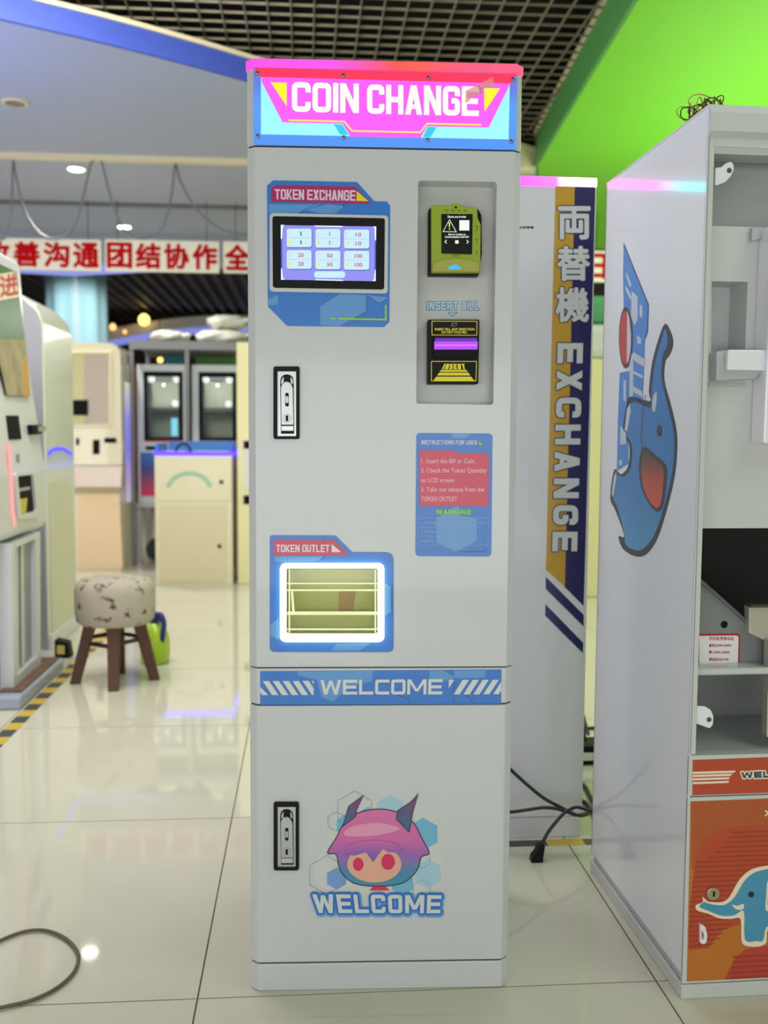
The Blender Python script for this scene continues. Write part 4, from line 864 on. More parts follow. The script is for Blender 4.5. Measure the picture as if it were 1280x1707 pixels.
for pl_ in ([(170, 270), (200, 300), (200, 420), (185, 450), (165, 400)], [(140, 170), (168, 240), (160, 250), (140, 190)], [(138, 240), (168, 300), (166, 320), (136, 262)], [(212, 340), (226, 350), (224, 410), (210, 400)], [(198, 500), (218, 520), (218, 550), (198, 545)], [(178, 590), (238, 630), (238, 670), (200, 650), (178, 630)], [(178, 690), (228, 715), (228, 730), (178, 705)], [(178, 770), (225, 800), (225, 830), (178, 800)], [(158, 600), (178, 600), (176, 820), (158, 830)], [(110, 980), (140, 1020), (138, 1075), (108, 1080)], [(104, 1160), (118, 1160), (118, 1185), (104, 1190)], [(126, 740), (138, 740), (138, 850), (126, 850)]): zs_.polys('logo_cutout', [pl_], .0007, m_wh, lg)
ov = lambda k: [(138+36*k*math.cos(i*.3142), 515+162*k*math.sin(i*.3142)) for i in range(20)]
zs_.poly('ball_edge', ov(1), .0010, m_e2, lg, th=.0003); zs_.poly('ball_red', ov(.88), .0014, mat('decal_red', (206, 52, 46), .35, coat=.3), lg, th=.0003)
zs_.poly('ball_white', [(148, 375), (160, 420), (168, 500), (166, 580), (155, 640), (146, 650)], .0018, m_wh, lg, th=.0003)
zs_.stroke('film_wrinkle', [(245, 815), (232, 860), (225, 920), (222, 980), (218, 1040), (225, 1100)], .0025, .0014, mat('film_brown', (150, 116, 92), .3), ed, sm=4)
# loose wires on the top panel
wr = thing('wire_bundle', 'tangle of thin coloured wires on top of the white game cabinet', 'wires', Matrix.Translation(gc.location) @ Matrix.Rotation(.1009, 4, 'Z') @ Vector((.02, .105, GH)), .1009)
wc = [mat('wire_red', (150, 40, 30), .5), mat('wire_black', (24, 22, 22), .5), mat('wire_green', (50, 80, 40), .5), mat('wire_tan', (190, 150, 100), .5), mat('wire_brown', (90, 50, 36), .5)]
rnd = random.Random(3)
for k in range(26):
    c = Vector((rnd.uniform(-.01, .04), rnd.uniform(-.045, .04), 0)); R_ = rnd.uniform(.012, .024); ph = rnd.uniform(0, 6); az = rnd.uniform(0, 3.1); tl_ = rnd.uniform(.5, 1.0)
    c.z = .002+R_*.75*tl_ + .012*rnd.random(); pts = []
    for i in range(16):
        a = ph+i*.43; rr = R_*(1+.25*math.sin(a*2+k)); x_ = rr*math.cos(a)
        pts.append(c+Vector((x_*math.cos(az), x_*math.sin(az)*1.4, rr*.75*tl_*math.sin(a))))
    MB().tube(smooth(pts, 2, False), .0011, 6).build('wire', wc[k % 5], wr, True)

# ================================================================ THE AISLE ON THE LEFT
m_mw = mat('machine_white', (214, 214, 216), .3, coat=.2); m_mb = mat('machine_blue_grey', (168, 176, 198), .35, coat=.2); m_mg = mat('machine_grey', (176, 178, 182), .4)
m_crm = mat('machine_cream', (226, 218, 186), .35, coat=.2); m_pch = mat('peach_panel', (232, 206, 168), .4)
m_dk = mat('dark_opening', (14, 14, 16), .6, spec=.12)
def room_plane(t, o, a, b, n): return Plane(t, o, a, b, n)
# ---- leaning claw machine nearest the camera
t = room_thing('claw_machine', 'white game machine with leaning front and glass base door, cut by the left picture edge', 'machine', -1.4, 4.0)
va, vb = 3.66, 4.33
uz = lambda p, d: (p[0], d, p[1])
MB().prism([(-1.80, .62), (-1.12, .62), (-1.103, .645), (-1.103, .86), (-1.133, 1.074), (-1.154, 1.225), (-1.177, 1.426), (-1.184, 1.575), (-1.19, 1.715), (-1.21, 1.735), (-1.80, 1.75)], uz, va, vb).build('upper_cabinet', m_mw, t, bevel=.004)
MB().box(-1.78, -1.16, va+.03, vb-.01, .06, .62).build('lower_cabinet', m_mb, t)
L1 = Plane(t, (-1.10, 3.7, 0), (0, 1, 0), (0, 0, 1), (1, 0, 0))
L1.frame('base_door', [(23, 1152), (68, 1108), (67, 886), (19, 906)], [(29, 1126), (62, 1096), (60, 898), (26, 913)], -.05, m_mw, th=.05, label='white framed glass base door')
L1.poly('door_glass', [(29, 1126), (62, 1096), (60, 898), (26, 913)], -.03, mat('door_glass', (128, 136, 132), .08), th=.008)
for q in ([(44, 1110), (48, 1106), (46, 906), (42, 908)], [(36, 1118), (39, 1115), (37, 910), (34, 911)]): L1.poly('glass_edge', q, -.02, mat('pale_glass_edge', (206, 212, 206), .2), th=.004)
MB().prism([(-1.80, va), (-1.045, va+.02), (-1.04, vb), (-1.80, vb)], lambda p, d: (p[0], p[1], d), 0, .05).build('base_tray', m_mb, t, bevel=.01)
box('mat', mat('brown_mat', (120, 92, 74), .9, noise=.4, nscale=60), t, -1.14, -1.055, va+.08, vb-.02, .05, .056)
L2 = Plane(t, (-1.1335, 3.7, 1.074), (0, 1, 0), (-.057, 0, .658), (.658, 0, .057))
wn = L2.poly('window', [(-16, 434), (25, 453), (41, 575), (48, 661), (9, 659), (-12, 520)], .001, mat('window_green_glass', (78, 116, 72), .3, spec=.1), th=.004, label='green glass window')
L2.poly('window_reflection', [(-10, 458), (22, 452), (29, 495), (-8, 502)], .0055, mat('banner_reflection_cream', (222, 206, 166), .3), wn, th=.0006)  # hanging sign mirrored in the glass, painted on as patch and character
L2.print('reflected_character', '进', [(-4, 462), (26, 456), (28, 490), (-2, 496)], .0062, mat('banner_red_dull', (190, 56, 42), .4), wn, bold=.004)
L2.poly('toy_heap', [(-12, 566), (40, 566), (48, 661), (9, 659)], .0055, mat('toy_beige', (172, 158, 122), .6, noise=.35, nscale=14), wn, th=.001)
L2.poly('toy_heap', [(34, 605), (42, 590), (48, 661), (36, 661)], .0066, mat('toy_amber', (206, 160, 86), .6), wn, th=.001)
L3 = Plane(t, (-1.103, 3.7, .86), (0, 1, 0), (-.031, 0, .214), (.214, 0, .031)); L5 = Plane(t, (-1.103, 3.7, .86), (0, 1, 0), (0, 0, 1), (1, 0, 0))
L3.poly('bill_slot', [(9, 693), (29, 693), (34, 732), (14, 733)], .001, m_dk, th=.004)
cb = L3.poly('coin_unit', [(44, 709), (62, 709), (62, 724), (46, 725)], .001, m_dk, th=.02, bevel=.002, label='black coin unit'); L3.poly('coin_plate', [(54, 712), (66, 711), (66, 720), (55, 721)], .0205, mat('coin_plate_grey', (168, 168, 162), .3, metal=.5), cb, th=.006)
L3.poly('key_slot', [(26, 757), (31, 757), (32, 771), (27, 771)], .001, mat('key_slot_grey', (140, 138, 136), .5), th=.002)
L4 = Plane(t, (-1.084, 3.7, .65), (0, 1, 0), (0, 0, 1), (1, 0, 0))
po = L5.frame('prize_frame', [(20, 789), (57, 784), (62, 862), (27, 866)], [(24, 794), (50, 791), (56, 852), (30, 858)], .001, m_mw, th=.012, r=.01, label='prize opening')
L5.poly('prize_hole', [(24, 794), (50, 791), (56, 852), (30, 858)], .001, m_dk, po, th=.001); L5.poly('prize_flap', [(27, 833), (43, 830), (41, 855), (30, 857)], .002, mat('prize_yellow', (214, 190, 44), .35), po, th=.004); L5.poly('prize_bar', [(25, 815), (47, 811), (48, 816), (26, 820)], .002, mat('prize_bar_grey', (170, 170, 160), .4), po, th=.004)
L5.stroke('pink_light_strip', [(14, 740), (17, 790), (20, 850), (24, 876)], .042, .0015, mat('pink_led', (255, 172, 166), .4, emit=.9), th=.002, label='glowing pink light strip')
# ---- second machine of the row
t = room_thing('claw_machine', 'pale white machine with a blue arched light strip behind the leaning machine', 'machine', -1.5, 5.0)
MB().prism([(-1.85, 0), (-1.2, 0), (-1.2, 1.52), (-1.22, 1.58), (-1.30, 1.655), (-1.85, 1.655)], uz, 4.72, 5.30).build('cabinet', mat('machine_pale_green_white', (212, 214, 196), .35, coat=.2), t, bevel=.012, seg=3)
MB().prism([(-1.84, .0), (-1.206, .0), (-1.206, 1.52), (-1.225, 1.575), (-1.30, 1.645), (-1.84, 1.645)], uz, 4.712, 4.719).build('side_panel', mat('side_panel_grey', (150, 151, 158), .45), t)
P = Plane(t, (-1.2, 4.72, 0), (0, 1, 0), (0, 0, 1), (1, 0, 0))
P.stroke('arched_light', [(79, 757), (88, 750), (98, 748), (108, 750), (118, 757)], .014, .002, mat('blue_led', (60, 50, 255), .4, emit=2.2), sm=4, th=.004, label='blue arched light strip')
P.poly('door_panel', [(86, 1060), (122, 1030), (116, 800), (82, 805)], .001, mat('door_cream', (216, 212, 188), .4), th=.004)
box('kick_rail', m_mw, t, -1.205, -1.185, 4.72, 5.30, .0, .07, bevel=.004)
b = room_thing('door_stop', 'small black and yellow wedge on the floor between the two left machines', 'door stop', -1.10, 4.56)
MB().prism([(-1.13, 0), (-1.06, 0), (-1.07, .07), (-1.13, .085)], uz, 4.53, 4.60).build('block', m_blk, b, bevel=.004); MB().box(-1.118, -1.085, 4.526, 4.531, .02, .06).build('yellow_pad', mat('pad_yellow', (200, 180, 90), .5), b)

# ---- cream kiosk
def vplane(t, v): return Plane(t, (0, v, 0), (1, 0, 0), (0, 0, 1), (0, -1, 0))
t = room_thing('cream_kiosk', 'cream kiosk machine with a recessed screen bay and peach lower panel', 'machine', -1.54, 7.6)
ua, ub, vq = -1.742, -1.335, 7.4
P = vplane(t, vq); zk_ = lambda y: P.pt((150, y))[1]
uvs = lambda p, d: (p[0], d, p[1])
MB().prism(rounded([(ua, zk_(775)), (ub, zk_(775)), (ub, 1.672), (ua, 1.672)], [0, 0, .10, .02]), uvs, vq, 8.0).build('head_cabinet', mat('kiosk_cream_gloss', (228, 220, 190), .18, coat=.8), t)
MB().box(ua+.03, ub-.03, vq+.05, 7.98, 0, zk_(775)).build('lower_cabinet', m_crm, t)
fr_ = P.frame('screen_bay', (114, 586, 186, 712), (118, 590, 182, 708), .0, m_crm, th=.012, label='recessed screen bay'); P.poly('bay_back', (118, 590, 182, 708), .0005, mat('bay_mauve', (186, 172, 158), .4), fr_, th=.002); P.poly('bay_left_strip', (118, 590, 140, 708), .0026, mat('bay_olive', (200, 194, 140), .4), fr_, th=.0005)  # olive strip runs down the left of the bay
P.poly('screen', (119, 667, 147, 692), .003, m_dk, fr_, th=.008)
for q in ((127, 730, 132, 742), (155, 733, 166, 757), (174, 730, 194, 738)): P.poly('slot', q, .0005, m_dk, th=.006, r=.006)
MB().prism([(vq-.04, zk_(812)), (vq, zk_(776)), (vq+.3, zk_(776)), (vq+.3, zk_(818))], lambda p, d: (d, p[0], p[1]), ua, ub).build('control_ledge', mat('ledge_mauve', (206, 190, 176), .4), t, bevel=.006)
P.poly('lower_panel', [(126, 822), (197, 822), (203, 950), (127, 950)], -.05+.001, m_pch, th=.004)
P.poly('pink_lamp', (117, 785, 122, 803), .042, mat('pink_led', (255, 172, 166), .4, emit=.9), th=.004)

box('side_glow', ramp_mat('kiosk_violet_glow', 2, .50, 1.40, [(0, (196, 190, 200)), (.25, (176, 150, 220)), (.45, (130, 120, 240)), (.7, (150, 146, 244)), (1, (222, 220, 200))], .4, emit=.75), t, -1.335, -1.331, 7.55, 7.82, .50, 1.40, label='painted blue violet glow on the side')  # glow of the counter's blue rim put in as an emissive strip
# ---- low counter with blue light rim
t = room_thing('prize_counter', 'low cream counter with a glowing blue rim around its open top', 'counter', -.75, 6.95)
P = vplane(t, 6.72); ua, ub, va, vb = -1.0, -.487, 6.72, 7.22
MB().box(ua, ub, va, vb, 0, .875).build('cabinet', m_crm, t, bevel=.004)
m_bled = mat('blue_violet_led', (58, 34, 255), .4, emit=6)
box('light_rim', m_bled, t, ua-.004, ub+.004, va-.006, va+.01, .876, .897, label='glowing blue light rim'); box('light_rim', m_bled, t, ua-.006, ua+.01, va+.012, vb, .876, .897); box('light_rim', m_bled, t, ub-.01, ub+.006, va+.012, vb, .876, .897)
m_tr = mat('tray_blue', (60, 120, 196), .4)
box('tray_wall', m_tr, t, ua+.03, ub-.01, vb-.02, vb, .898, .965); box('tray_wall', m_tr, t, ua, ua+.02, va+.03, vb, .898, .95); box('tray_wall', m_tr, t, ub-.02, ub, va+.03, vb, .898, .97)
box('tray_floor', mat('tray_yellow', (214, 196, 110), .5), t, ua+.02, ub-.02, va+.02, vb-.02, .876, .885)
MB().tube([(-.83+.05*math.cos(a), 6.9, .89+.06*math.sin(a)) for a in [i*math.pi/10 for i in range(11)]], .008, 8).build('handle', m_blk, t, True)
P.poly('upper_door', (262, 768, 384, 835), .001, m_crm, th=.004); P.poly('lower_door', (266, 842, 376, 970), .001, mat('door_beige', (218, 206, 172), .4), th=.005)
P.stroke('arc_print', [(279, 812), (292, 796), (315, 789), (338, 795), (352, 812)], .03, .0055, mat('arc_teal', (160, 196, 170), .4), sm=4, th=.0006, label='pale teal arc print')
for q in ((369, 803), (366, 910)): P.disc('knob', q, .012, .006, m_blk, th=.012)

# ---- glass prize cabinets on a stand, storage rack with sacks
t = room_thing('stand_table', 'grey low stand carrying the two glass prize cabinets', 'table', -.9, 8.1)
box('table_top', m_mg, t, -1.322, -.42, 7.86, 8.4, .44, .47, bevel=.004)
for u in (-1.30, -.47):
    for v in (7.9, 8.34): box('leg', m_mg, t, u-.02, u+.02, v-.02, v+.02, 0, .44)
def prize_cab(u0, u1, label, red):
    t = room_thing('prize_cabinet', label, 'cabinet', (u0+u1)/2, 8.1, 'glass prize cabinets on the stand', .471)
    z0, z1 = .471, 1.555; v0 = 7.9
    P = vplane(t, v0); 
    vv, ff = sheet_with_holes([(u0, z0), (u1, z0), (u1, z1), (u0, z1)], [[(u0+.05, .965), (u1-.035, .965), (u1-.035, 1.50), (u0+.05, 1.50)]], P.at, 0)
    mb = MB().add(vv, ff); mb.box(u0, u0+.02, v0+.001, 8.35, z0, z1); mb.box(u1-.02, u1, v0+.001, 8.35, z0, z1); mb.box(u0, u1, 8.33, 8.35, z0, z1); mb.box(u0, u1, v0+.001, 8.35, z1-.02, z1); mb.box(u0, u1, v0+.001, 8.35, .94, .965)
    mb.build('case', mat('case_silver', (196, 204, 208), .3, coat=.2), t)
    a, b_ = u0+.05, u1-.035
    mb = MB(); mb.box(a, a+.03, v0-.006, v0, .965, 1.5); mb.box(b_-.03, b_, v0-.006, v0, .965, 1.5); mb.box(a, b_, v0-.006, v0, 1.46, 1.5); mb.box(a, b_, v0-.006, v0, .965, .99)
    mb.build('window_frame', m_dk, t, label='black window frame')
    box('glass', mat('cabinet_glass', (235, 240, 240), .03, trans=1, ior=1.1), t, a+.03, b_-.03, v0-.003, v0, .99, 1.46)
    box('back_card', mat('case_grey_green', (172, 176, 156), .5), t, a+.02, b_-.02, 8.2, 8.21, .97, 1.44)
    box('shelf', mat('shelf_grey', (110, 112, 112), .4), t, a, b_, 8.0, 8.2, 1.20, 1.225)
    for k, (x, z) in enumerate(((a+.05, 1.44), (b_-.06, 1.44), (b_-.07, 1.25))): MB().lathe([(.008, 0), (.022, .01), (.026, .03), (.02, .045), (.006, .05)], (x, 7.98, z-.02), 12).build('lamp', mat('lamp_glow', (245, 248, 235), .4, emit=1.2), t, True)
    d_ = bpy.data.lights.new('cabinet_lamp', 'POINT'); d_.energy = 1.6; d_.shadow_soft_size = .006; d_.color = (1, .97, .88); lo = bpy.data.objects.new('cabinet_lamp', d_); COL.objects.link(lo); lo.parent = t; lo.location = (0, -.12, .93)
    if red:
        box('red_sill', mat('red_trim', (170, 36, 30), .4), t, a, b_, v0-.008, v0-.001, .955, .967); box('red_side', mat('red_trim', (170, 36, 30), .4), t, u0-.012, u0, v0+.02, 8.3, .48, 1.52)
        box('bottle', mat('bottle_glow', (150, 232, 255), .3, emit=.9), t, b_-.10, b_-.055, 7.96, 8.0, 1.0, 1.14)
        box('menu_card', ramp_mat('menu_colours', 2, .06, .40, [(0, (214, 30, 90)), (.45, (110, 70, 110)), (.6, (60, 60, 140)), (1, (50, 110, 180))], .4), t, u0+.02, u0+.22, v0-.006, v0-.001, .53, .87)
        box('slot', m_dk, t, u0+.06, u0+.17, v0-.006, v0-.001, .89, .92)
prize_cab(-1.302, -.915, 'silver prize cabinet with red trim and dark glass window', True)
prize_cab(-.878, -.50, 'silver prize cabinet without red trim, right of the counter end', False)
for u0, u1, c, l, nm in ((-1.10, -.94, (70, 150, 170), 'teal carton on top of the red trimmed prize cabinet', 'carton'), (-.86, -.56, (96, 150, 90), 'green carton on top of the plain prize cabinet', 'carton')):
    t = room_thing(nm, l, 'box', (u0+u1)/2, 8.1, None, 1.556); box('body', mat('carton_%d' % c[0], c, .6), t, u0, u1, 8.0, 8.25, 1.556, 1.635, bevel=.003); box('lid_flap', mat('carton_lid_%d' % c[0], tuple(x*.8 for x in c), .6), t, u0-.003, u1+.003, 7.997, 8.253, 1.622, 1.638)
t = room_thing('storage_rack', 'grey metal rack whose top beam carries white sacks', 'rack', -.9, 7.75)
m_rk = mat('rack_grey', (112, 114, 116), .45, metal=.3)
for u in (-1.309, -.895, -.42):
    for v in (7.72, 8.5): box('post', m_rk, t, u-.015, u+.015, v-.015, v+.015, 0, 1.66)
box('beam', m_rk, t, -1.325, -.40, 7.70, 7.735, 1.655, 1.72); box('beam', m_rk, t, -1.325, -.40, 8.485, 8.52, 1.655, 1.72); box('deck', m_rk, t, -1.32, -.405, 7.736, 8.484, 1.69, 1.715)
def sack(u0, u1, v, z, h, label, seed):
    o = bpy.data.objects.new('sack', None); t = room_thing('sack', label, 'sack', (u0+u1)/2, v, 'white sacks on the rack', z); bpy.data.objects.remove(o)
    r = random.Random(seed); mb = MB(); n, m_ = 28, 12; cu, ru = (u0+u1)/2, (u1-u0)/2; vs = []
    ph = [r.uniform(0, 6) for _ in range(6)]
    for i in range(m_+1):
        th = math.pi*i/m_
        for j in range(n):
            a = 2*math.pi*j/n; k = 1+.08*math.sin(3*a+ph[0])*math.sin(th)+.09*math.sin(5*a+ph[1]+th*5)*math.sin(th)+.06*math.sin(11*a+ph[2]-th*6)*math.sin(th)
            x = math.sin(th)*math.cos(a); y = math.sin(th)*math.sin(a); zz = math.cos(th)
            vs.append((cu+ru*k*x, v+.22*k*y, z+h*(.45+.55*max(-.8, zz)*k)+.0 if zz > -.75 else z))
    fs = [(i*n+j, i*n+(j+1) % n, (i+1)*n+(j+1) % n, (i+1)*n+j) for i in range(m_) for j in range(n)]
    mb.add(vs, fs).build('body', mat('woven_white_plastic', (222, 222, 210), .6, bump=.3, bscale=25), t, True)
    MB().tube([(u1-.02, v-.12, z+h*.5), (u1+.02, v-.13, z+h*.62), (u1+.04, v-.13, z+h*.5)], [.02, .012, .02], 8).build('tied_neck', mat('woven_white_plastic', (222, 222, 210), .6), t, True)
sack(-1.21, -.92, 7.95, 1.716, .105, 'flat white sack lying alone on the left of the rack', 1)
sack(-.84, -.45, 7.98, 1.716, .12, 'white sack lying at the bottom of the pair on the right of the rack', 5)
sack(-.76, -.46, 8.02, 1.843, .11, 'white sack lying on top of another at the right of the rack', 9)
b = room_thing('black_bundle', 'dark bundle lying under the stand beside the cream kiosk', 'bag', -1.25, 7.85)
MB().lathe([(.05, 0), (.13, .02), (.15, .09), (.11, .16), (.03, .19)], (-1.14, 8.12, 0.0), 16).build('body', mat('dark_bundle', (54, 56, 56), .7, noise=.4, nscale=20), b, True); MB().lathe([(.02, 0), (.05, .01), (.05, .04), (.02, .05)], (-1.05, 7.94, 0), 12).build('blue_tag', mat('tag_blue', (50, 60, 150), .5), b, True)
# ---- machine mostly hidden behind the coin change machine
t = room_thing('cream_kiosk', 'cream kiosk mostly hidden behind the left edge of the coin change machine', 'machine', -.2, 7.0)
P = vplane(t, 6.75)
MB().box(-.455, .05, 6.75, 7.3, 0, 1.632).build('cabinet', mat('machine_pale_yellow', (232, 224, 170), .35, coat=.2), t, bevel=.006)
for q, c in (((406, 735, 430, 748), m_dk), ((407, 748, 430, 815), m_mw), ((406, 826, 430, 840), m_dk)): P.poly('slot_panel', q, .001, c, th=.006)

# ---- far hall: pale blue draped column, arched front with warm lamps
t = room_thing('draped_column', 'column wrapped in pale blue cloth in the far hall', 'column', -2.66, 12.0)
vs = []; n = 40
for i, z in enumerate((0, .8, 1.6, 2.3, 2.86)):
    for j in range(n):
        a = 2*math.pi*j/n; r = .33*(1+.07*math.sin(9*a+i*.5)); vs.append((-2.66+r*math.cos(a), 12+r*math.sin(a), z))
mb = MB().add(vs, [(i*n+j, i*n+(j+1) % n, (i+1)*n+(j+1) % n, (i+1)*n+j) for i in range(4) for j in range(n)]+[tuple(range(4*n, 5*n))])
mb.build('cloth', mat('pale_blue_cloth', (166, 214, 226), .6), t, True); MB().lathe([(.37, 0), (.37, .1)], (-2.66, 12, 0), 24).build('base_ring', m_mw, t)
MB().tube([(-2.58, 11.62, .2), (-2.58, 11.62, 2.8)], .012, 8).build('pole', m_mw, t)
t = room_thing('navy_panel', 'navy panel in the far hall left of the blue column', 'panel', -3.8, 12.2); box('board', mat('navy_board', (30, 44, 112), .5), t, -4.2, -3.36, 12.2, 12.25, 0, 2.35); box('top_strip', mat('lilac_glow', (150, 160, 250), .5, emit=.7), t, -4.3, -3.36, 12.15, 12.2, 2.35, 2.75); box('foot', m_mw, t, -4.2, -3.36, 12.1, 12.35, 0, .05)
t = room_thing('arched_shopfront', 'far shop front with a white arch glowing blue at the edge', 'shop front', -1.2, 15.5)
arc = [(-3.3+i*.2, 2.28+.36*abs(math.sin(math.pi*(i*.2)/4.6))**.8) for i in range(24)]
for w_, m_, dz, nm in ((.16, m_mw, .1, 'arch'), (.07, mat('lilac_glow', (150, 160, 250), .5, emit=.7), -.03, 'arch_light')):
    mb = MB()
    for q in band([(x, z+dz) for x, z in arc], w_): mb.prism(q, lambda p, d: (p[0], d, p[1]), 15.4, 15.6)
    mb.build(nm, m_, t)
box('pillar', m_mw, t, -3.45, -3.25, 15.4, 15.6, 0, 2.35); box('pillar', m_mw, t, 1.25, 1.45, 15.4, 15.6, 0, 2.35); box('counter', m_brown, t, -3.2, 1.2, 15.6, 15.9, 0, 1.1)
m_wl_ = mat('warm_lamp', (255, 214, 110), .4, emit=3)
for k, (x, y, r, m_) in enumerate(((240, 533, .085, m_wl_), (188, 545, .05, mat('amber_lamp', (255, 190, 120), .4, emit=2)), (208, 553, .03, mat('amber_lamp', (255, 190, 120), .4, emit=2)), (267, 600, .04, m_wl_), (306, 481, .06, mat('white_lamp', (245, 246, 240), .4, emit=1)))):
    P = vplane(t, 15.2); c = P.P3((x, y)); q = room_thing('hanging_lamp', ['large warm yellow lamp glowing under the far arch', 'amber lamp just left of the large far lamp', 'small amber lamp below the other far lamps', 'small warm lamp seen just above the prize cabinet', 'pale lamp high on the black slatted ceiling'][k], 'lamp', c.x, c.y, None, c.z)
    MB().lathe([(.2*r, -r), (.8*r, -.7*r), (r, 0), (.8*r, .6*r), (.25*r, r)], tuple(c), 14).build('globe', m_, q, True); MB().tube([(c.x, c.y, c.z+r*.9), (c.x, c.y, ZC-.02)], .006, 6).build('flex', m_blk, q)

# ---- red lettered banners under the ceiling
m_bn = mat('banner_white', (250, 244, 228), .6); m_br = mat('banner_red', (196, 8, 18), .7, spec=.1)
P8 = 8.25
def banner(u0, u1, z0, z1, texts, label):
    t = room_thing('hanging_sign', label, 'sign', (u0+u1)/2, P8, 'red lettered hanging signs', z0)
    bd = MB().box(u0, u1, P8, P8+.02, z0, z1).build('board', m_bn, t); P = vplane(t, P8)
    mb = MB(); 
    for u in (u0+.1, u1-.1): MB().tube([(u, P8+.01, z1), (u, P8+.01, ZC)], .003, 6).build('wire', m_cab, t)
    n = len(texts); w = (u1-u0)/4; 
    for i, ch in enumerate(texts):
        x0 = u0+(i+.09)*w; x1 = u0+(i+.91)*w
        vs, fs, _ = font_text(ch); k = .0085
        mb = MB()
        for a in range(8):
            mb.add([P.at((x0+(x1-x0)*x+k*math.cos(a*.785), z0+.03+(z1-z0-.06)*y+k*math.sin(a*.785)), .001+a*1e-5) for x, y in vs], fs)
        mb.build('lettering', m_br, t)
banner(-2.56, -1.632, 2.317, 2.563, '改善沟通', 'red lettered hanging sign ending in two characters left of the middle sign')
banner(-1.598, -.692, 2.320, 2.570, '团结协作', 'hanging sign with four whole red characters above the blue column')
banner(-.659, .25, 2.322, 2.574, '全员参与', 'hanging sign showing one red character beside the coin change machine')
banner(1.62, 2.53, 2.305, 2.562, '品质第日', 'hanging sign glimpsed between the two white machines on the right')
# ---- cable draped under the ceiling strip
cpl = Plane(fl, (0, 7.0, 0), (1, 0, 0), (0, 0, 1), (0, -1, 0))
cable('draped_cable', cpl, [(-60, 330), (-5, 395), (14, 385), (20, 330), (22, 268), (28, 300), (45, 360), (75, 395), (110, 393), (130, 360), (145, 300), (152, 272), (160, 267), (170, 272), (182, 320), (205, 380), (240, 397), (270, 380), (285, 330), (292, 274), (300, 300), (325, 345), (365, 380), (410, 390), (450, 380)], .0075, mat('draped_cable_grey', (110, 112, 112), .5), 'thin dark cable draped in loops under the cream ceiling strip')
# ---- stool
t = room_thing('round_stool', 'round stool with worn grey fabric seat and four dark wooden legs', 'stool', -.775, 4.095)
m_fab = mat('stool_fabric', (186, 176, 158), .85, bump=.2, bscale=90)
nt = m_fab.node_tree; tc = nt.nodes.new('ShaderNodeTexCoord'); nz = nt.nodes.new('ShaderNodeTexNoise'); nz.inputs['Scale'].default_value = 26; nz.inputs['Detail'].default_value = 2
rp = nt.nodes.new('ShaderNodeValToRGB'); rp.color_ramp.elements[0].position = .32; rp.color_ramp.elements[0].color = S(84, 74, 64); rp.color_ramp.elements[1].position = .42; rp.color_ramp.elements[1].color = S(182, 172, 156)
nt.links.new(tc.outputs['Object'], nz.inputs['Vector']); nt.links.new(nz.outputs['Fac'], rp.inputs[0]); nt.links.new(rp.outputs[0], nt.nodes['Principled BSDF'].inputs['Base Color'])
c0 = (-.775, 4.095, 0)
MB().lathe([(.10, .245), (.140, .247), (.155, .262), (.160, .30), (.160, .375), (.155, .405), (.140, .424), (.10, .432), (.02, .434)], c0, 40).build('seat', m_fab, t, True)
m_leg = mat('dark_stained_wood', (84, 48, 32), .5, noise=.15, nscale=18)
ft = [(-.757, 3.945), (-.935, 4.072), (-.622, 4.118), (-.787, 4.245)]
tp = []
for f in ft:
    d = Vector((f[0]+.775, f[1]-4.095)); top = Vector((-.775, 4.095))+d*.60; tp.append(top)
    dn = d.normalized(); sd = Vector((-dn.y, dn.x)); vs = []
    for (cx, cy), z, w in ((f, 0, .021), ((top.x, top.y), .25, .026)):
        for a, b_ in ((-1, -1), (1, -1), (1, 1), (-1, 1)): vs.append((cx+dn.x*a*w+sd.x*b_*w, cy+dn.y*a*w+sd.y*b_*w, z))
    MB().add(vs, [(3, 2, 1, 0), (4, 5, 6, 7), (0, 1, 5, 4), (1, 2, 6, 5), (2, 3, 7, 6), (3, 0, 4, 7)]).build('leg', m_leg, t, bevel=.003)
for i, j, z in ((0, 1, .165), (1, 3, .185), (3, 2, .18), (2, 0, .175)):
    k = z/.25; a = Vector(ft[i]).lerp(tp[i], k); b_ = Vector(ft[j]).lerp(tp[j], k)
    MB().tube([(a.x, a.y, z), (b_.x, b_.y, z)], .009, 6).build('stretcher', mat('stretcher_wood', (66, 48, 34), .6), t)
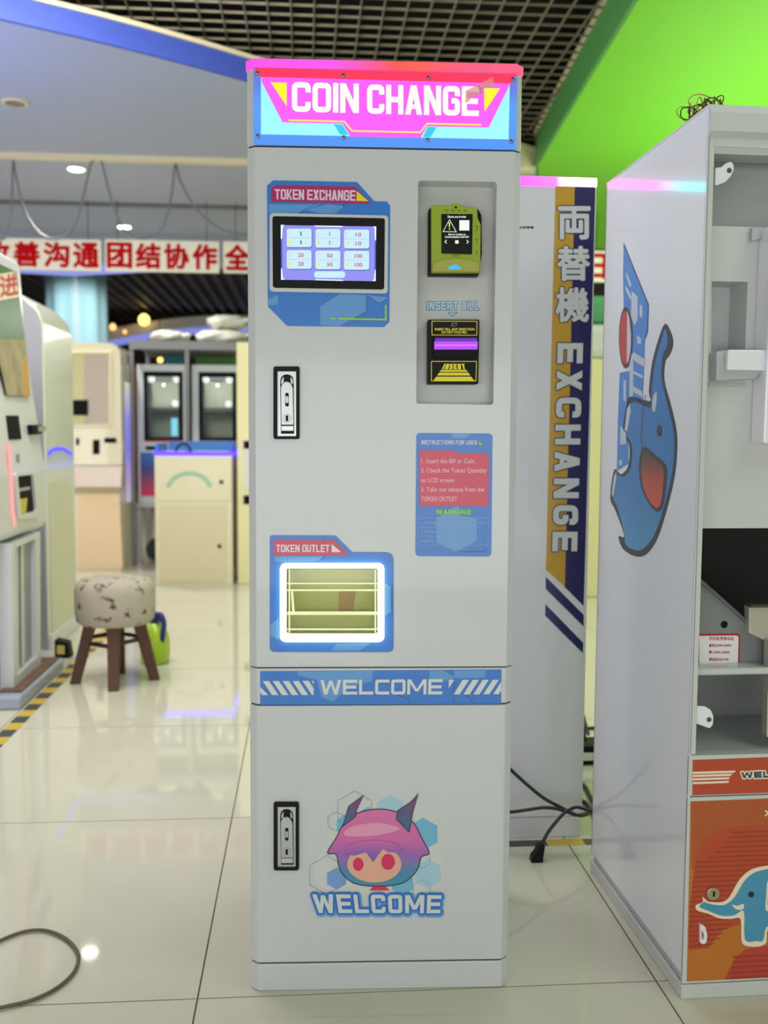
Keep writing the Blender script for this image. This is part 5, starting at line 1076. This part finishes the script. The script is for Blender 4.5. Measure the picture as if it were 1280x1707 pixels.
# ---- green jug behind the stool
t = room_thing('plastic_jug', 'lime green plastic jug with a navy handle behind the stool', 'jug', -.665, 4.42)
MB().lathe([(.045, 0), (.062, .006), (.066, .05), (.066, .10), (.058, .135), (.035, .17), (.024, .185)], (-.665, 4.42, 0), 22).build('body', mat('lime_plastic', (166, 196, 40), .3, coat=.3), t, True)
MB().lathe([(.026, .183), (.028, .2), (.024, .225), (.01, .23)], (-.665, 4.42, 0), 16).build('cap', mat('navy_plastic', (40, 44, 130), .35), t, True)
MB().tube(smooth([(-.665, 4.40, .21), (-.635, 4.38, .225), (-.618, 4.37, .19), (-.622, 4.37, .14), (-.63, 4.38, .10)], 4, False), .012, 8).build('handle', mat('navy_plastic', (40, 44, 130), .35), t, True)
# ---- loop of grey cable on the floor in the foreground
fp_ = Plane(fl, (0, 0, .0055), (1, 0, 0), (0, 1, 0), (0, 0, 1))
cable('floor_cable', fp_, [(-90, 1625), (-40, 1588), (0, 1568), (40, 1553), (75, 1551), (105, 1562), (125, 1580), (131, 1600), (120, 1625), (90, 1650), (50, 1668), (0, 1680), (-90, 1700)], .0036, mat('grey_cable', (92, 86, 66), .5), 'loop of thin grey cable on the floor at the left picture edge')

# ================================================================ GLIMPSED BETWEEN THE TWO RIGHT MACHINES
t = room_thing('cream_kiosk', 'pale yellow kiosk glimpsed in the gap between the two white machines on the right', 'machine', 2.0, 6.3)
box('cabinet', mat('machine_pale_yellow', (232, 224, 170), .35, coat=.2), t, 1.45, 2.45, 6.1, 6.7, 0, 1.5, bevel=.01); box('crown', m_mw, t, 1.5, 2.4, 6.12, 6.68, 1.5, 1.72, bevel=.05); box('green_top', mat('top_green', (90, 158, 118), .4), t, 1.55, 2.35, 6.15, 6.65, 1.72, 1.9, bevel=.06)
box('cross_print', m_mg, t, 1.73, 1.75, 6.094, 6.099, 1.0, 1.14); box('cross_print', m_mg, t, 1.70, 1.78, 6.094, 6.099, 1.08, 1.095)
t = room_thing('power_adapter', 'black power adapter on the floor in the gap beside the exchange machine', 'adapter', .87, 3.0)
box('body', m_blk, t, .80, .96, 2.95, 3.05, 0, .06, bevel=.006); box('label', m_sw, t, .83, .92, 2.948, 2.9495, .015, .04); MB().tube([(.88, 3.0, .055), (.9, 3.1, .12), (.95, 3.2, .02)], .006, 8).build('lead', m_cab, t, True)
for k, pts in enumerate(([(940, 1330), (970, 1335), (985, 1350), (1010, 1395)], [(950, 1230), (975, 1215), (1010, 1214)], [(945, 1300), (972, 1308), (985, 1330), (1000, 1352)])):
    cable('power_cable', fp_, pts, .006, m_cab, ['black cable on the floor nearest the gap opening', 'black cable on the floor deepest in the gap', 'black cable on the floor midway in the gap'][k])
